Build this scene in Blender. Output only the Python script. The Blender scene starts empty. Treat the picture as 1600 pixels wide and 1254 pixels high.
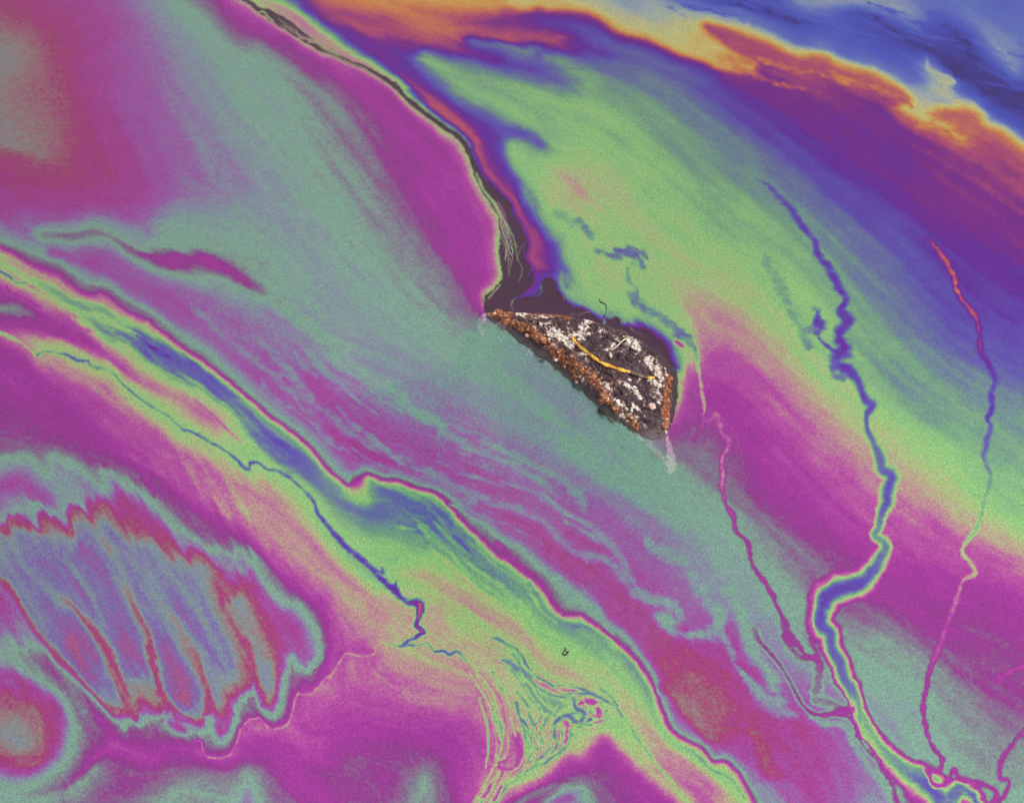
import bpy, bmesh, math, random
import numpy as np
from mathutils import Vector

random.seed(7)
RNG = np.random.default_rng(11)
scene = bpy.context.scene
COL = scene.collection

# ------------------------------------------------------------------ camera
PITCH = math.radians(50.0)
DIST = 2.0                       # metres from the lens to the middle of the picture on the water
FPX = 2000.0                     # focal length in photo pixels (45 mm on a 36 mm wide frame)
CX, CY = 800.0, 627.0
CAM = np.array([0.0, -DIST * math.cos(PITCH), DIST * math.sin(PITCH)])
cam_data = bpy.data.cameras.new('camera')
cam_data.sensor_width = 36.0
cam_data.lens = 45.0
cam_data.clip_start = 0.01
cam_data.clip_end = 5000.0
cam = bpy.data.objects.new('camera', cam_data)
cam.location = CAM
cam.rotation_euler = (math.pi / 2 - PITCH, 0.0, 0.0)
COL.objects.link(cam)
scene.camera = cam

# ------------------------------------------------------------------ sky, sun, exposure
SUN_ELEV = math.radians(44.0)
SUN_AZ = math.radians(98.0)      # clockwise from +Y (straight ahead), so from the right
world = bpy.data.worlds.new('World')
scene.world = world
world.use_nodes = True
wn = world.node_tree
for n in list(wn.nodes):
    wn.nodes.remove(n)
w_out = wn.nodes.new('ShaderNodeOutputWorld')
w_bg = wn.nodes.new('ShaderNodeBackground')
w_sky = wn.nodes.new('ShaderNodeTexSky')
w_sky.sky_type = 'NISHITA'
w_sky.sun_disc = False
w_sky.sun_elevation = SUN_ELEV
w_sky.sun_rotation = SUN_AZ
w_sky.air_density = 1.0
w_sky.dust_density = 4.0
# a veil of even high cloud over the clear sky
w_tc = wn.nodes.new('ShaderNodeTexCoord')
w_cl = wn.nodes.new('ShaderNodeTexNoise')
w_cl.inputs['Scale'].default_value = 2.2
w_cl.inputs['Detail'].default_value = 4.0
w_cl.inputs['Roughness'].default_value = 0.5
w_ramp = wn.nodes.new('ShaderNodeValToRGB')
w_ramp.color_ramp.elements[0].position = 0.30
w_ramp.color_ramp.elements[0].color = (6.8, 6.8, 6.9, 1)
w_ramp.color_ramp.elements[1].position = 0.70
w_ramp.color_ramp.elements[1].color = (11.6, 11.5, 11.4, 1)
w_mix = wn.nodes.new('ShaderNodeMixRGB')
w_mix.inputs['Fac'].default_value = 0.90
wn.links.new(w_tc.outputs['Generated'], w_cl.inputs['Vector'])
wn.links.new(w_cl.outputs['Fac'], w_ramp.inputs['Fac'])
wn.links.new(w_sky.outputs['Color'], w_mix.inputs['Color1'])
wn.links.new(w_ramp.outputs['Color'], w_mix.inputs['Color2'])
wn.links.new(w_mix.outputs['Color'], w_bg.inputs['Color'])
# an overcast sky is brightest overhead and dims towards the horizon (1 + 2 sin of the elevation)
w_sep = wn.nodes.new('ShaderNodeSeparateXYZ')
wn.links.new(w_tc.outputs['Generated'], w_sep.inputs[0])
w_el = wn.nodes.new('ShaderNodeMapRange')
w_el.inputs['From Min'].default_value = 0.0; w_el.inputs['From Max'].default_value = 1.0
w_el.inputs['To Min'].default_value = 0.395; w_el.inputs['To Max'].default_value = 1.185
wn.links.new(w_sep.outputs['Z'], w_el.inputs['Value'])
w_mul = wn.nodes.new('ShaderNodeMixRGB'); w_mul.blend_type = 'MULTIPLY'; w_mul.inputs['Fac'].default_value = 1.0
wn.links.new(w_mix.outputs['Color'], w_mul.inputs['Color1']); wn.links.new(w_el.outputs['Result'], w_mul.inputs['Color2'])
wn.links.new(w_mul.outputs['Color'], w_bg.inputs['Color'])
w_bg.inputs['Strength'].default_value = 0.10
wn.links.new(w_bg.outputs['Background'], w_out.inputs['Surface'])

sun_data = bpy.data.lights.new('sun', 'SUN')
sun_data.energy = 3.2
sun_data.angle = math.radians(2.0)
sun_data.color = (1.0, 0.95, 0.88)
sun = bpy.data.objects.new('sun', sun_data)
sd = Vector((math.sin(SUN_AZ) * math.cos(SUN_ELEV), math.cos(SUN_AZ) * math.cos(SUN_ELEV), math.sin(SUN_ELEV)))
sun.rotation_euler = sd.to_track_quat('Z', 'Y').to_euler()
sun.location = sd * 6
COL.objects.link(sun)

vs = scene.view_settings
vs.view_transform = 'Standard'
vs.look = 'None'
vs.exposure = 0.0
vs.gamma = 1.0
vs.use_curve_mapping = False

# ------------------------------------------------------------------ helpers
def ray(px, py):
    dx = (np.asarray(px, float) - CX) / FPX
    dy = -(np.asarray(py, float) - CY) / FPX
    c, s = math.cos(PITCH), math.sin(PITCH)
    return np.stack([dx, c + dy * s, -s + dy * c], -1)

def on_plane(px, py, z=0.0):
    """photo pixel -> point on the level z"""
    d = ray(px, py)
    t = (np.asarray(z, float) - CAM[2]) / d[..., 2]
    return CAM + d * t[..., None]

def to_pixel(p):
    q = np.asarray(p, float) - CAM
    c, s = math.cos(PITCH), math.sin(PITCH)
    depth = q[..., 1] * c - q[..., 2] * s
    up = q[..., 1] * s + q[..., 2] * c
    return CX + FPX * q[..., 0] / depth, CY - FPX * up / depth

def _hash(ix, iy, seed):
    h = (ix.astype(np.int64) * 374761393 + iy.astype(np.int64) * 668265263 + seed * 982451653) & 0x7fffffff
    h = ((h ^ (h >> 13)) * 1274126177) & 0x7fffffff
    h = h ^ (h >> 16)
    return (h & 0xffff).astype(np.float32) / 65535.0

def vnoise(x, y, seed=0):
    x = np.asarray(x, np.float32); y = np.asarray(y, np.float32)
    ix = np.floor(x); iy = np.floor(y)
    fx = x - ix; fy = y - iy
    ix = ix.astype(np.int64); iy = iy.astype(np.int64)
    fx = fx * fx * fx * (fx * (fx * 6 - 15) + 10); fy = fy * fy * fy * (fy * (fy * 6 - 15) + 10)
    a = _hash(ix, iy, seed); b = _hash(ix + 1, iy, seed)
    c = _hash(ix, iy + 1, seed); d = _hash(ix + 1, iy + 1, seed)
    return (a + (b - a) * fx) * (1 - fy) + (c + (d - c) * fx) * fy - 0.5

def fbm(x, y, seed=0, octaves=4, gain=0.5):
    t = 0.0; a = 1.0; n = 0.0
    for o in range(octaves):
        t = t + a * vnoise(x * 2 ** o + 17.3 * o, y * 2 ** o - 9.1 * o, seed + o)
        n += a; a *= gain
    return t / n * 2.0

def mesh_obj(name, verts, faces, mat, parent=None, smooth=True):
    me = bpy.data.meshes.new(name)
    me.from_pydata([tuple(map(float, v)) for v in verts], [], [tuple(map(int, f)) for f in faces])
    me.materials.append(mat)
    if smooth:
        me.polygons.foreach_set('use_smooth', [True] * len(me.polygons))
    me.update()
    o = bpy.data.objects.new(name, me)
    COL.objects.link(o)
    if parent is not None:
        o.parent = parent
    return o

def big_mesh(name, co, quads, mat, attrs):
    me = bpy.data.meshes.new(name)
    nv = len(co); nf = len(quads)
    me.vertices.add(nv)
    me.vertices.foreach_set('co', np.ascontiguousarray(co, np.float32).ravel())
    me.loops.add(nf * 4)
    me.loops.foreach_set('vertex_index', np.ascontiguousarray(quads, np.int32).ravel())
    me.polygons.add(nf)
    me.polygons.foreach_set('loop_start', np.arange(0, nf * 4, 4, dtype=np.int32))
    try:
        me.polygons.foreach_set('loop_total', np.full(nf, 4, np.int32))
    except Exception:
        pass
    me.polygons.foreach_set('use_smooth', np.ones(nf, bool))
    for k, v in attrs.items():
        a = me.attributes.new(k, 'FLOAT', 'POINT')
        a.data.foreach_set('value', np.ascontiguousarray(v, np.float32))
    me.materials.append(mat)
    me.update(calc_edges=True)
    me.validate()
    o = bpy.data.objects.new(name, me)
    COL.objects.link(o)
    return o

def tag(o, label=None, cat=None, group=None, kind=None):
    if label: o['label'] = label
    if cat: o['category'] = cat
    if group: o['group'] = group
    if kind: o['kind'] = kind
    return o

def srgb(r, g, b):
    f = lambda v: (v / 255 / 12.92) if v / 255 <= 0.04045 else ((v / 255 + 0.055) / 1.055) ** 2.4
    return np.array([f(r), f(g), f(b)])

def new_mat(name):
    m = bpy.data.materials.new(name)
    m.use_nodes = True
    nt = m.node_tree
    for n in list(nt.nodes):
        nt.nodes.remove(n)
    out = nt.nodes.new('ShaderNodeOutputMaterial')
    return m, nt, out
# ------------------------------------------------------------------ thickness of the oil film
# The film's colour depends on one number, its thickness t (in colour orders). The thickness is laid
# out by contour lines on the water, traced as photo pixels (1600 x 1254) of points of the water plane.
X0, X1, Y0, Y1 = -130, 1730, -104, 1358
STEP = 2
GW, GH = (X1 - X0) // STEP + 1, (Y1 - Y0) // STEP + 1
soft_pts = []            # (x, y, t, sigma)

def spline(pts, vals=None, step=1.5):
    P = np.array(pts, float)
    n = len(P)
    V = None
    if vals is not None:
        V = np.array(vals, float)
        if V.ndim == 0: V = np.full(n, float(V))
        if len(V) != n: V = np.interp(np.linspace(0, 1, n), np.linspace(0, 1, len(V)), V)
    out = []; ov = []
    for i in range(n - 1):
        p1, p2 = P[i], P[i + 1]
        p0 = P[i - 1] if i > 0 else 2 * p1 - p2
        p3 = P[i + 2] if i + 2 < n else 2 * p2 - p1
        m = max(2, int(np.linalg.norm(p2 - p1) / step))
        t = np.linspace(0, 1, m, endpoint=False)[:, None]
        out.append(0.5 * (2 * p1 + (p2 - p0) * t + (2 * p0 - 5 * p1 + 4 * p2 - p3) * t * t + (3 * p1 - p0 - 3 * p2 + p3) * t ** 3))
        if V is not None: ov.append(V[i] + (V[i + 1] - V[i]) * t[:, 0])
    out.append(P[-1:])
    if V is not None: ov.append(V[-1:])
    return np.concatenate(out), (np.concatenate(ov) if V is not None else None)

def iso(pts, t, sig=10):
    p, v = spline(pts, t)
    for (x, y), a in zip(p, v): soft_pts.append((x, y, a, sig))

def spot(*items):
    for it in items:
        x, y, t = it[:3]; r = it[3] if len(it) > 3 else 7
        for a in range(10):
            soft_pts.append((x + r * math.cos(a * .628), y + r * math.sin(a * .628), t, 14))
        soft_pts.append((x, y, t, 14))

def prof(pts, rows):
    """cross profile along a path: rows of (offset to the left of travel, thickness, softness)"""
    p, _ = spline(pts, 0.0)
    d = np.gradient(p, axis=0)
    k = np.ones(15) / 15
    dp = np.pad(d, ((7, 7), (0, 0)), mode='edge')
    d = np.stack([np.convolve(dp[:, i], k, 'valid') for i in (0, 1)], -1)
    d /= np.linalg.norm(d, axis=1)[:, None] + 1e-9
    nrm = np.stack([d[:, 1], -d[:, 0]], -1)
    s = np.linspace(0, 1, len(p))
    for off, t, sig in rows:
        tv = np.interp(s, np.linspace(0, 1, np.size(t)), np.atleast_1d(t))
        ofv = np.interp(s, np.linspace(0, 1, np.size(off)), np.atleast_1d(off))
        q = p + nrm * ofv[:, None]
        for (x, y), a in zip(q, tv): soft_pts.append((x, y, a, sig))

# --- the dark channel of bare water that runs from the top edge down to the stone
crack_l = [(366, -6), (398, 14), (420, 30), (452, 50), (480, 68), (505, 83), (530, 92), (574, 112), (613, 136), (632, 155), (662, 180),
           (686, 199), (718, 221), (727, 236), (736, 256), (742, 275), (752, 298), (766, 320), (778, 342), (782, 366), (780, 390),
           (783, 412), (785, 432), (771, 451), (756, 460), (757, 490)]
crack_r = [(378, -6), (410, 10), (436, 22), (462, 38), (480, 54), (512, 74), (534, 88), (576, 106), (618, 130), (640, 152), (668, 175),
           (692, 194), (725, 216), (736, 233), (745, 250), (751, 267), (766, 287), (783, 307), (800, 321), (804, 337), (822, 371),
           (826, 391), (821, 402), (832, 418), (835, 437), (828, 450), (818, 458), (806, 464), (818, 463), (832, 462), (841, 456),
           (845, 446), (848, 437), (856, 431), (864, 434), (870, 446), (879, 461), (893, 474), (910, 484), (938, 496), (945, 494),
           (964, 492), (971, 506), (995, 511), (1020, 521), (1040, 541), (1047, 560), (1056, 577), (1059, 610), (1056, 636), (1047, 672)]
bare = np.array(crack_l + [(800, 640), (1000, 700)] + crack_r[::-1], float)

prof(crack_l[:20], [(-2, 5.4, 2), (-7, [5.8, 6.0, 5.7, 5.7], 3), (-16, 6.1, 5), (-34, [6.5, 6.4, 6.15, 6.1], 10)])
prof(crack_l[19:], [(-2, [5.1, 5.1, 5.2, 6.0], 2), (-7, [5.6, 5.6, 5.7, 6.6], 3), (-16, [6.0, 6.0, 6.1, 6.8], 5), (-36, [6.15, 6.15, 6.3, 7.0], 10)])
# right side: pale strip, then red line, then purple
prof(crack_r[1:14], [(3, [5.2, 5.6, 5.5, 5.0, 4.6, 4.0], 2), ([9, 12, 10, 6, 6, 6], [5.5, 5.6, 5.0, 4.4, 3.9, 3.3], 2),
                     ([16, 22, 16, 11, 10, 10], [4.6, 4.7, 4.2, 3.5, 3.0, 3.0], 3), ([26, 32, 26, 18, 16, 18], [3.8, 3.6, 3.3, 3.0, 3.0, 3.2], 4),
                     ([40, 50, 44, 34, 32, 32], [3.4, 3.3, 3.4, 3.5, 3.5, 3.5], 8)])
prof(crack_r[13:24], [(3, [3.4, 3.3, 3.3, 3.25], 2), (8, [3.0, 2.98, 3.05, 3.1], 2), (14, [3.3, 3.25, 3.2, 3.2], 3), (24, [3.45, 3.4, 3.4, 3.4], 5), (36, [3.55, 3.6, 3.58, 3.55], 7)])
prof(crack_r[24:34], [(3, [3.3, 3.4, 3.6, 3.7], 2)])
prof(crack_r[34:41], [(2, 3.5, 1), (5, 4.3, 1), (10, 4.7, 2), (18, 4.85, 4)])
prof(crack_r[42:48], [(2, 3.3, 1), (6, [4.6, 3.75, 3.7, 4.2], 1.5), (13, [4.9, 4.5, 4.5, 4.6], 2), (22, [5.0, 4.9, 4.9, 4.9], 4)])
prof(crack_r[48:], [(2, [4.8, 5.6, 6.3], 2), (8, [5.6, 6.2, 6.5], 3), (20, [6.2, 6.35, 6.6], 6)])

# --- purple and blue between the channel and the green field
iso([(586, 88), (640, 120), (690, 150), (740, 192), (772, 235), (792, 272)], [3.45, 3.5, 3.6, 3.6, 3.65, 3.7], 6)
green_edge = [(655, 98), (690, 128), (705, 148), (740, 165), (766, 175), (793, 192), (820, 203), (840, 212), (852, 232), (838, 226), (810, 218), (788, 223),
              (794, 256), (813, 282), (820, 310), (838, 338), (855, 364), (872, 382), (878, 400), (888, 420), (893, 444)]
prof(green_edge, [(0, 4.15, 3), (7, [4.5, 4.6, 4.7, 4.8], 4), (-8, [3.9, 3.8, 3.75, 3.7], 4), (20, [4.75, 4.85, 4.95, 4.95], 9)])
iso([(852, 395), (862, 415), (872, 435)], 3.55, 4)
iso([(835, 352), (850, 380), (846, 410), (856, 420)], [3.05, 3.05, 3.15, 3.2], 3)
spot((880, 268, 5.5), (855, 255, 5.35), (905, 300, 5.45), (870, 300, 5.2), (930, 310, 5.2), (845, 240, 5.1))
spot((900, 160, 4.85), (960, 200, 4.95), (1000, 260, 4.95), (1050, 300, 4.9), (980, 340, 5.0), (1080, 350, 4.95), (1040, 400, 5.05), (1120, 420, 5.0),
     (930, 250, 5.0), (820, 150, 4.8), (770, 130, 4.7), (920, 420, 5.15), (950, 450, 5.2), (1000, 440, 5.0), (1020, 350, 5.05), (1150, 380, 4.75))
# green tongues reaching up-left
iso([(735, 64), (780, 72), (830, 78), (870, 90), (900, 108), (930, 128)], [4.2, 4.35, 4.4, 4.5, 4.6, 4.75], 5)
iso([(680, 92), (720, 105), (760, 118), (800, 130), (860, 145)], [4.2, 4.45, 4.6, 4.7, 4.8], 5)
iso([(720, 88), (780, 98), (830, 112), (880, 128), (905, 132)], [3.6, 3.55, 3.7, 3.9, 4.2], 5)
iso([(600, 60), (680, 76), (740, 84), (790, 92)], [3.4, 3.2, 3.1, 3.3], 7)

# --- the orange front along the top and the thin blue film beyond it
iso([(480, 0), (540, 6), (600, 10), (650, 28), (700, 48), (750, 58), (800, 66), (850, 64), (895, 58)], [2.8, 2.72, 2.72, 2.78, 2.82, 2.88, 2.92, 2.95, 3.1], 6)
iso([(470, 14), (520, 30), (570, 42), (630, 58), (680, 72)], [3.0, 2.9, 2.85, 2.9, 3.0], 7)
iso([(620, -8), (700, 4), (770, 6), (800, 10)], [2.55, 2.6, 2.6, 2.7], 5)
iso([(640, 12), (700, 24), (750, 36), (800, 34), (850, 24)], [2.85, 3.0, 3.15, 3.35, 3.4], 7)
iso([(500, 8), (560, 28), (610, 34), (640, 44)], [3.1, 3.15, 3.1, 3.0], 7)
iso([(860, 38), (900, 40), (950, 60), (1000, 80), (1050, 98), (1100, 125)], [3.65, 3.85, 3.85, 3.85, 3.8, 3.8], 8)
iso([(840, 84), (900, 78), (950, 90)], [3.5, 3.4, 3.8], 7)
iso([(930, 100), (990, 130), (1050, 180), (1100, 240), (1150, 300)], [4.1, 4.2, 4.35, 4.4, 4.5], 12)
front = [(790, 8), (820, 14), (838, 10), (862, 14), (894, 15), (935, 25), (962, 44), (980, 52), (1019, 62), (1060, 82), (1094, 92), (1127, 106), (1160, 108), (1178, 100),
         (1150, 86), (1118, 62), (1100, 48), (1104, 38), (1144, 46), (1195, 64), (1235, 82), (1262, 84), (1285, 88), (1305, 100), (1330, 108), (1364, 118), (1397, 132),
         (1416, 146), (1420, 160), (1406, 168), (1420, 180), (1450, 192), (1480, 204), (1510, 222), (1490, 200), (1466, 186), (1450, 174), (1475, 170), (1500, 168), (1526, 176),
         (1536, 195), (1566, 209), (1600, 234), (1650, 262), (1730, 310)]
prof(front, [(0, 2.62, 2), (5, 2.40, 3), (-6, [3.1, 3.2, 3.05, 2.92, 2.9, 2.88], 3)])
prof(front[1:12], [(-16, 3.7, 4)])
prof(front[18:28], [(-22, [2.95, 3.1, 3.0, 2.95, 3.05], 5), (-42, [3.15, 3.3, 3.2, 3.15, 3.25], 6), (14, [2.15, 2.0, 1.95, 1.9], 4), (26, [1.85, 1.7, 1.65, 1.65], 6)])
prof(front[36:], [(-16, 2.95, 5), (-36, 3.15, 8), (14, [2.1, 1.9, 1.8, 1.75], 4)])
spot((1085, 62, 2.35), (1120, 88, 2.38), (1060, 60, 2.2), (1030, 40, 2.15), (1145, 98, 2.45), (1060, 28, 2.45), (1440, 160, 2.12), (1455, 165, 2.2), (1490, 190, 2.7), (1515, 205, 2.8))
iso([(900, -8), (960, 10), (1010, 24), (1040, 34)], [2.2, 2.1, 2.1, 2.15], 6)
spot((990, 8, 2.0), (940, 2, 2.1), (1050, 4, 1.8), (1090, 14, 1.9), (1130, 28, 1.85), (1030, 12, 2.25, 5))
# faint dark veins of the very thin film
iso([(1085, -2), (1161, 10), (1208, 24), (1262, 38), (1310, 44), (1350, 42), (1397, 48), (1424, 66), (1465, 82), (1474, 100), (1516, 122), (1549, 146), (1600, 170), (1660, 200)],
    [1.45, 1.3, 1.2, 1.35, 1.5, 1.4, 1.2, 1.1, 1.05, 1.0, 0.95, 0.98, 1.05, 1.1], 4)
iso([(1300, 24), (1340, 20), (1364, 27), (1390, 40)], [1.6, 1.4, 1.35, 1.2], 4)
iso([(1455, 30), (1480, 46), (1510, 70), (1532, 100), (1566, 134), (1600, 150)], [1.5, 1.25, 1.1, 1.05, 1.0, 1.0], 5)
iso([(1240, 0), (1280, 8), (1330, 8), (1400, 14), (1440, 36)], [2.0, 2.05, 2.0, 2.0, 1.95], 6)
iso([(1480, 4), (1530, 40), (1556, 80), (1590, 118)], [1.8, 1.95, 2.05, 2.05], 6)
spot((1590, 20, 1.7), (1560, 10, 1.6), (1595, 70, 1.9), (1640, 40, 1.7), (1490, 20, 1.7), (1420, 30, 1.9))
iso([(1180, 40), (1250, 66), (1310, 84), (1360, 104)], [1.65, 1.6, 1.62, 1.65], 6)
iso([(1330, 62), (1380, 84), (1420, 110), (1440, 130)], [1.5, 1.5, 1.6, 1.8], 6)
iso([(1446, 92), (1450, 108), (1470, 116), (1485, 127), (1470, 141), (1485, 152), (1502, 160), (1530, 176)], [1.95, 2.15, 2.2, 2.25, 2.2, 2.25, 2.3, 2.3], 2)
iso([(1150, 30), (1200, 46), (1240, 58)], [1.75, 1.7, 1.65], 5)
spot((1340, 80, 1.6, 5), (1300, 72, 1.6, 5), (1380, 105, 1.55, 5), (1270, 55, 1.55, 5), (1410, 125, 1.65, 4), (1440, 118, 1.75, 4))
iso([(1500, 140), (1540, 170), (1580, 195), (1620, 215)], [1.6, 1.5, 1.5, 1.5], 5)

# --- purple to green on the right side
iso([(1150, 125), (1210, 160), (1270, 200), (1330, 240), (1400, 280), (1480, 330), (1560, 380), (1640, 430)], [3.4, 3.38, 3.36, 3.32, 3.36, 3.34, 3.36, 3.36], 14)
iso([(1200, 110), (1280, 130), (1350, 160), (1420, 210), (1500, 260), (1600, 330)], [3.15, 3.2, 3.25, 3.3, 3.2, 3.25], 12)
spot((1600, 290, 3.05), (1620, 330, 3.15), (1250, 130, 3.05))
iso([(1080, 120), (1130, 170), (1190, 215), (1260, 260), (1330, 320), (1390, 370), (1440, 430), (1500, 500), (1580, 560), (1660, 600)], [3.8, 3.85, 3.75, 3.72, 3.75, 3.78, 3.8, 3.78, 3.85, 3.9], 14)
iso([(1080, 170), (1140, 210), (1200, 260), (1260, 320), (1330, 400), (1400, 470), (1460, 540), (1580, 640), (1680, 700)], [4.15, 4.15, 4.15, 4.15, 4.15, 4.15, 4.15, 4.3, 4.3], 14)
iso([(1130, 320), (1190, 360), (1240, 420), (1290, 500)], [4.6, 4.7, 4.75, 4.8], 12)
iso([(1330, 480), (1380, 560), (1430, 640), (1500, 700), (1600, 740), (1700, 760)], [4.4, 4.45, 4.55, 4.6, 4.55, 4.55], 14)
spot((1220, 500, 5.0), (1180, 470, 5.05), (1260, 570, 5.0), (1290, 600, 5.1), (1330, 650, 5.2), (1410, 690, 5.1), (1450, 745, 5.25), (1510, 780, 5.0), (1580, 790, 4.7), (1600, 850, 5.05), (1560, 830, 5.1))
iso([(1100, 430), (1150, 480), (1210, 560), (1260, 640), (1310, 690), (1345, 740)], [5.2, 5.3, 5.4, 5.55, 5.65, 5.75], 12)
iso([(1080, 470), (1120, 510), (1160, 560), (1200, 620), (1250, 700), (1310, 780), (1340, 840)], [5.35, 5.6, 5.8, 5.9, 5.95, 6.0, 6.1], 14)
iso([(1115, 560), (1150, 620), (1190, 690), (1240, 770), (1290, 820), (1330, 870)], [6.05, 6.15, 6.2, 6.25, 6.25, 6.3], 14)
iso([(1110, 600), (1130, 640)], 6.2, 8)
iso([(1400, 760), (1430, 800), (1470, 840), (1500, 880)], [5.55, 5.7, 5.8, 5.9], 14)
iso([(1400, 850), (1440, 890), (1480, 930)], [6.0, 6.15, 6.2], 14)
iso([(1540, 860), (1580, 900), (1640, 930)], [5.75, 6.0, 6.05], 14)
iso([(1530, 940), (1580, 990), (1640, 1010)], [6.3, 6.45, 6.45], 14)
iso([(1360, 940), (1410, 950), (1460, 990)], [6.55, 6.5, 6.4], 12)
iso([(1500, 1010), (1550, 1060), (1620, 1090)], [6.5, 6.6, 6.7], 14)
spot((1380, 990, 7.2), (1420, 1040, 7.35), (1370, 1060, 7.4), (1430, 1100, 7.5), (1400, 1140, 7.75), (1360, 1090, 7.6), (1420, 1165, 7.6),
     (1500, 1120, 7.2), (1530, 1160, 7.25), (1500, 1180, 7.4), (1580, 1130, 6.9), (1590, 1200, 7.2), (1640, 1180, 7.0), (1550, 1100, 6.9), (1600, 1250, 7.4))

# the film lies right up against the stone's lower side
iso([(752, 500), (790, 535), (840, 575), (890, 618), (940, 660), (990, 698), (1040, 728), (1062, 715)], [7.35, 7.4, 7.55, 7.65, 7.6, 7.45, 7.3, 7.1], 8)
iso([(775, 505), (830, 545), (900, 605), (960, 655), (1010, 690)], [7.4, 7.45, 7.65, 7.6, 7.4], 8)
iso([(765, 540), (810, 585), (860, 625), (920, 675), (980, 720), (1030, 748)], [7.4, 7.5, 7.75, 7.85, 7.6, 7.4], 10)
# --- below the stone: magenta, mauve and the broad teal sweep
iso([(1072, 560), (1078, 610), (1080, 650), (1082, 690)], [5.9, 6.3, 6.5, 6.75], 6)
iso([(1130, 700), (1180, 770), (1240, 830), (1290, 880)], [6.5, 6.6, 6.65, 6.7], 12)
iso([(1095, 700), (1110, 740), (1160, 790), (1210, 840), (1260, 910)], [6.9, 7.05, 7.05, 7.1, 7.15], 12)
iso([(318, 20), (368, 100), (425, 175), (475, 250), (525, 330), (570, 400), (630, 470), (700, 525), (770, 570), (850, 640), (950, 715), (1050, 765), (1120, 820), (1170, 880), (1220, 960), (1250, 1005)],
    [7.4, 7.4, 7.4, 7.4, 7.4, 7.4, 7.4, 7.4, 7.4, 7.4, 7.45, 7.4, 7.4, 7.4, 7.35, 7.3], 14)
iso([(400, 60), (470, 120), (530, 210), (590, 300), (650, 390), (710, 450), (752, 488)], [7.25, 7.2, 7.1, 7.05, 7.0, 6.9, 6.95], 12)
iso([(440, 60), (500, 110), (560, 180), (620, 260), (670, 340), (710, 410), (745, 460)], [6.9, 6.8, 6.65, 6.5, 6.45, 6.4, 6.5], 12)
iso([(660, 180), (700, 240), (730, 300), (745, 360), (742, 420)], [6.15, 6.1, 6.1, 6.1, 6.1], 10)
# mauve to crimson, upper left
iso([(250, 20), (300, 120), (340, 180), (390, 250), (440, 310), (460, 360), (500, 430), (560, 500)], [7.9, 7.85, 7.8, 7.8, 7.75, 7.75, 7.7, 7.7], 16)
iso([(215, 20), (240, 110), (270, 190), (300, 260), (320, 310)], [8.2, 8.2, 8.2, 8.15, 8.05], 16)
iso([(170, 20), (175, 110), (190, 200), (215, 280), (250, 320)], [8.55, 8.6, 8.6, 8.55, 8.5], 26)
iso([(60, 15), (115, 60), (130, 130), (140, 200), (160, 270), (210, 320)], [8.75, 8.75, 8.85, 8.85, 8.85, 8.7], 26)
iso([(0, 25), (30, 35), (60, 60), (90, 110), (105, 180), (110, 240)], [8.95, 9.0, 9.02, 9.05, 9.1, 9.15], 26)
iso([(0, 62), (30, 70), (50, 75)], [9.55, 9.5, 9.4], 20)
spot((40, 112, 9.25), (60, 150, 9.15), (30, 140, 9.15), (15, 200, 9.5, 8), (60, 215, 9.3), (80, 240, 9.2), (-30, 200, 9.6), (-60, 70, 9.6), (0, 150, 9.3), (10, 100, 9.45))
iso([(0, 236), (40, 246), (80, 262), (120, 275)], [8.9, 8.9, 8.95, 9.0], 5)
iso([(0, 224), (40, 234), (80, 250)], [9.55, 9.5, 9.35], 5)
iso([(0, 275), (80, 295), (160, 315), (210, 335)], [8.8, 8.85, 8.75, 8.6], 12)
spot((30, 280, 9.05), (60, 330, 8.6), (0, 330, 8.5))
# the folded filament at the left with its long magenta tail
iso([(35, 358), (80, 342), (120, 338)], [8.3, 8.4, 8.45], 5)
iso([(40, 352), (56, 354), (100, 358), (140, 354), (165, 358), (185, 368), (205, 382), (230, 390), (232, 378), (255, 388), (290, 390), (320, 385), (370, 405), (410, 440), (430, 462)],
    [7.4, 7.4, 7.4, 7.4, 7.4, 7.4, 7.4, 7.4, 7.4, 7.4, 7.35, 7.35, 7.35, 7.3, 7.35], 3)
iso([(65, 362), (110, 366), (150, 362), (175, 368), (200, 388), (225, 398), (260, 400), (300, 400), (340, 412), (375, 432), (415, 462)],
    [6.9, 6.6, 6.55, 6.55, 6.45, 6.3, 6.3, 6.2, 6.2, 6.3, 6.8], 4)
iso([(50, 380), (80, 376), (120, 378), (165, 372), (185, 385), (210, 405), (240, 422), (265, 428), (270, 418), (300, 430), (340, 438), (380, 450), (430, 472), (480, 510), (530, 550)],
    [7.35, 7.35, 7.4, 7.4, 7.4, 7.4, 7.35, 7.3, 7.2, 7.35, 7.4, 7.4, 7.42, 7.42, 7.42], 3)
iso([(240, 408), (262, 415), (290, 418)], [6.4, 6.5, 6.3], 3)
iso([(30, 372), (45, 385), (70, 388)], [7.6, 7.5, 7.4], 4)
iso([(245, 345), (270, 345), (300, 362), (340, 368)], [7.7, 7.5, 7.45, 7.45], 6)
iso([(225, 340), (235, 360)], [8.1, 8.1], 6)
iso([(120, 390), (170, 395), (220, 430), (270, 450), (330, 470), (390, 500), (450, 550)], [8.3, 8.4, 8.35, 8.25, 8.1, 8.0, 7.9], 8)
iso([(75, 398), (110, 402), (160, 422), (210, 455), (260, 490), (310, 520), (350, 545)], [8.6, 8.65, 8.6, 8.5, 8.4, 8.3, 8.25], 8)
iso([(400, 560), (460, 615), (520, 660), (560, 700), (620, 735), (690, 765), (760, 800), (830, 850), (900, 890), (960, 940)], [8.5, 8.6, 8.65, 8.65, 8.65, 8.65, 8.7, 8.7, 8.7, 8.75], 12)
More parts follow.
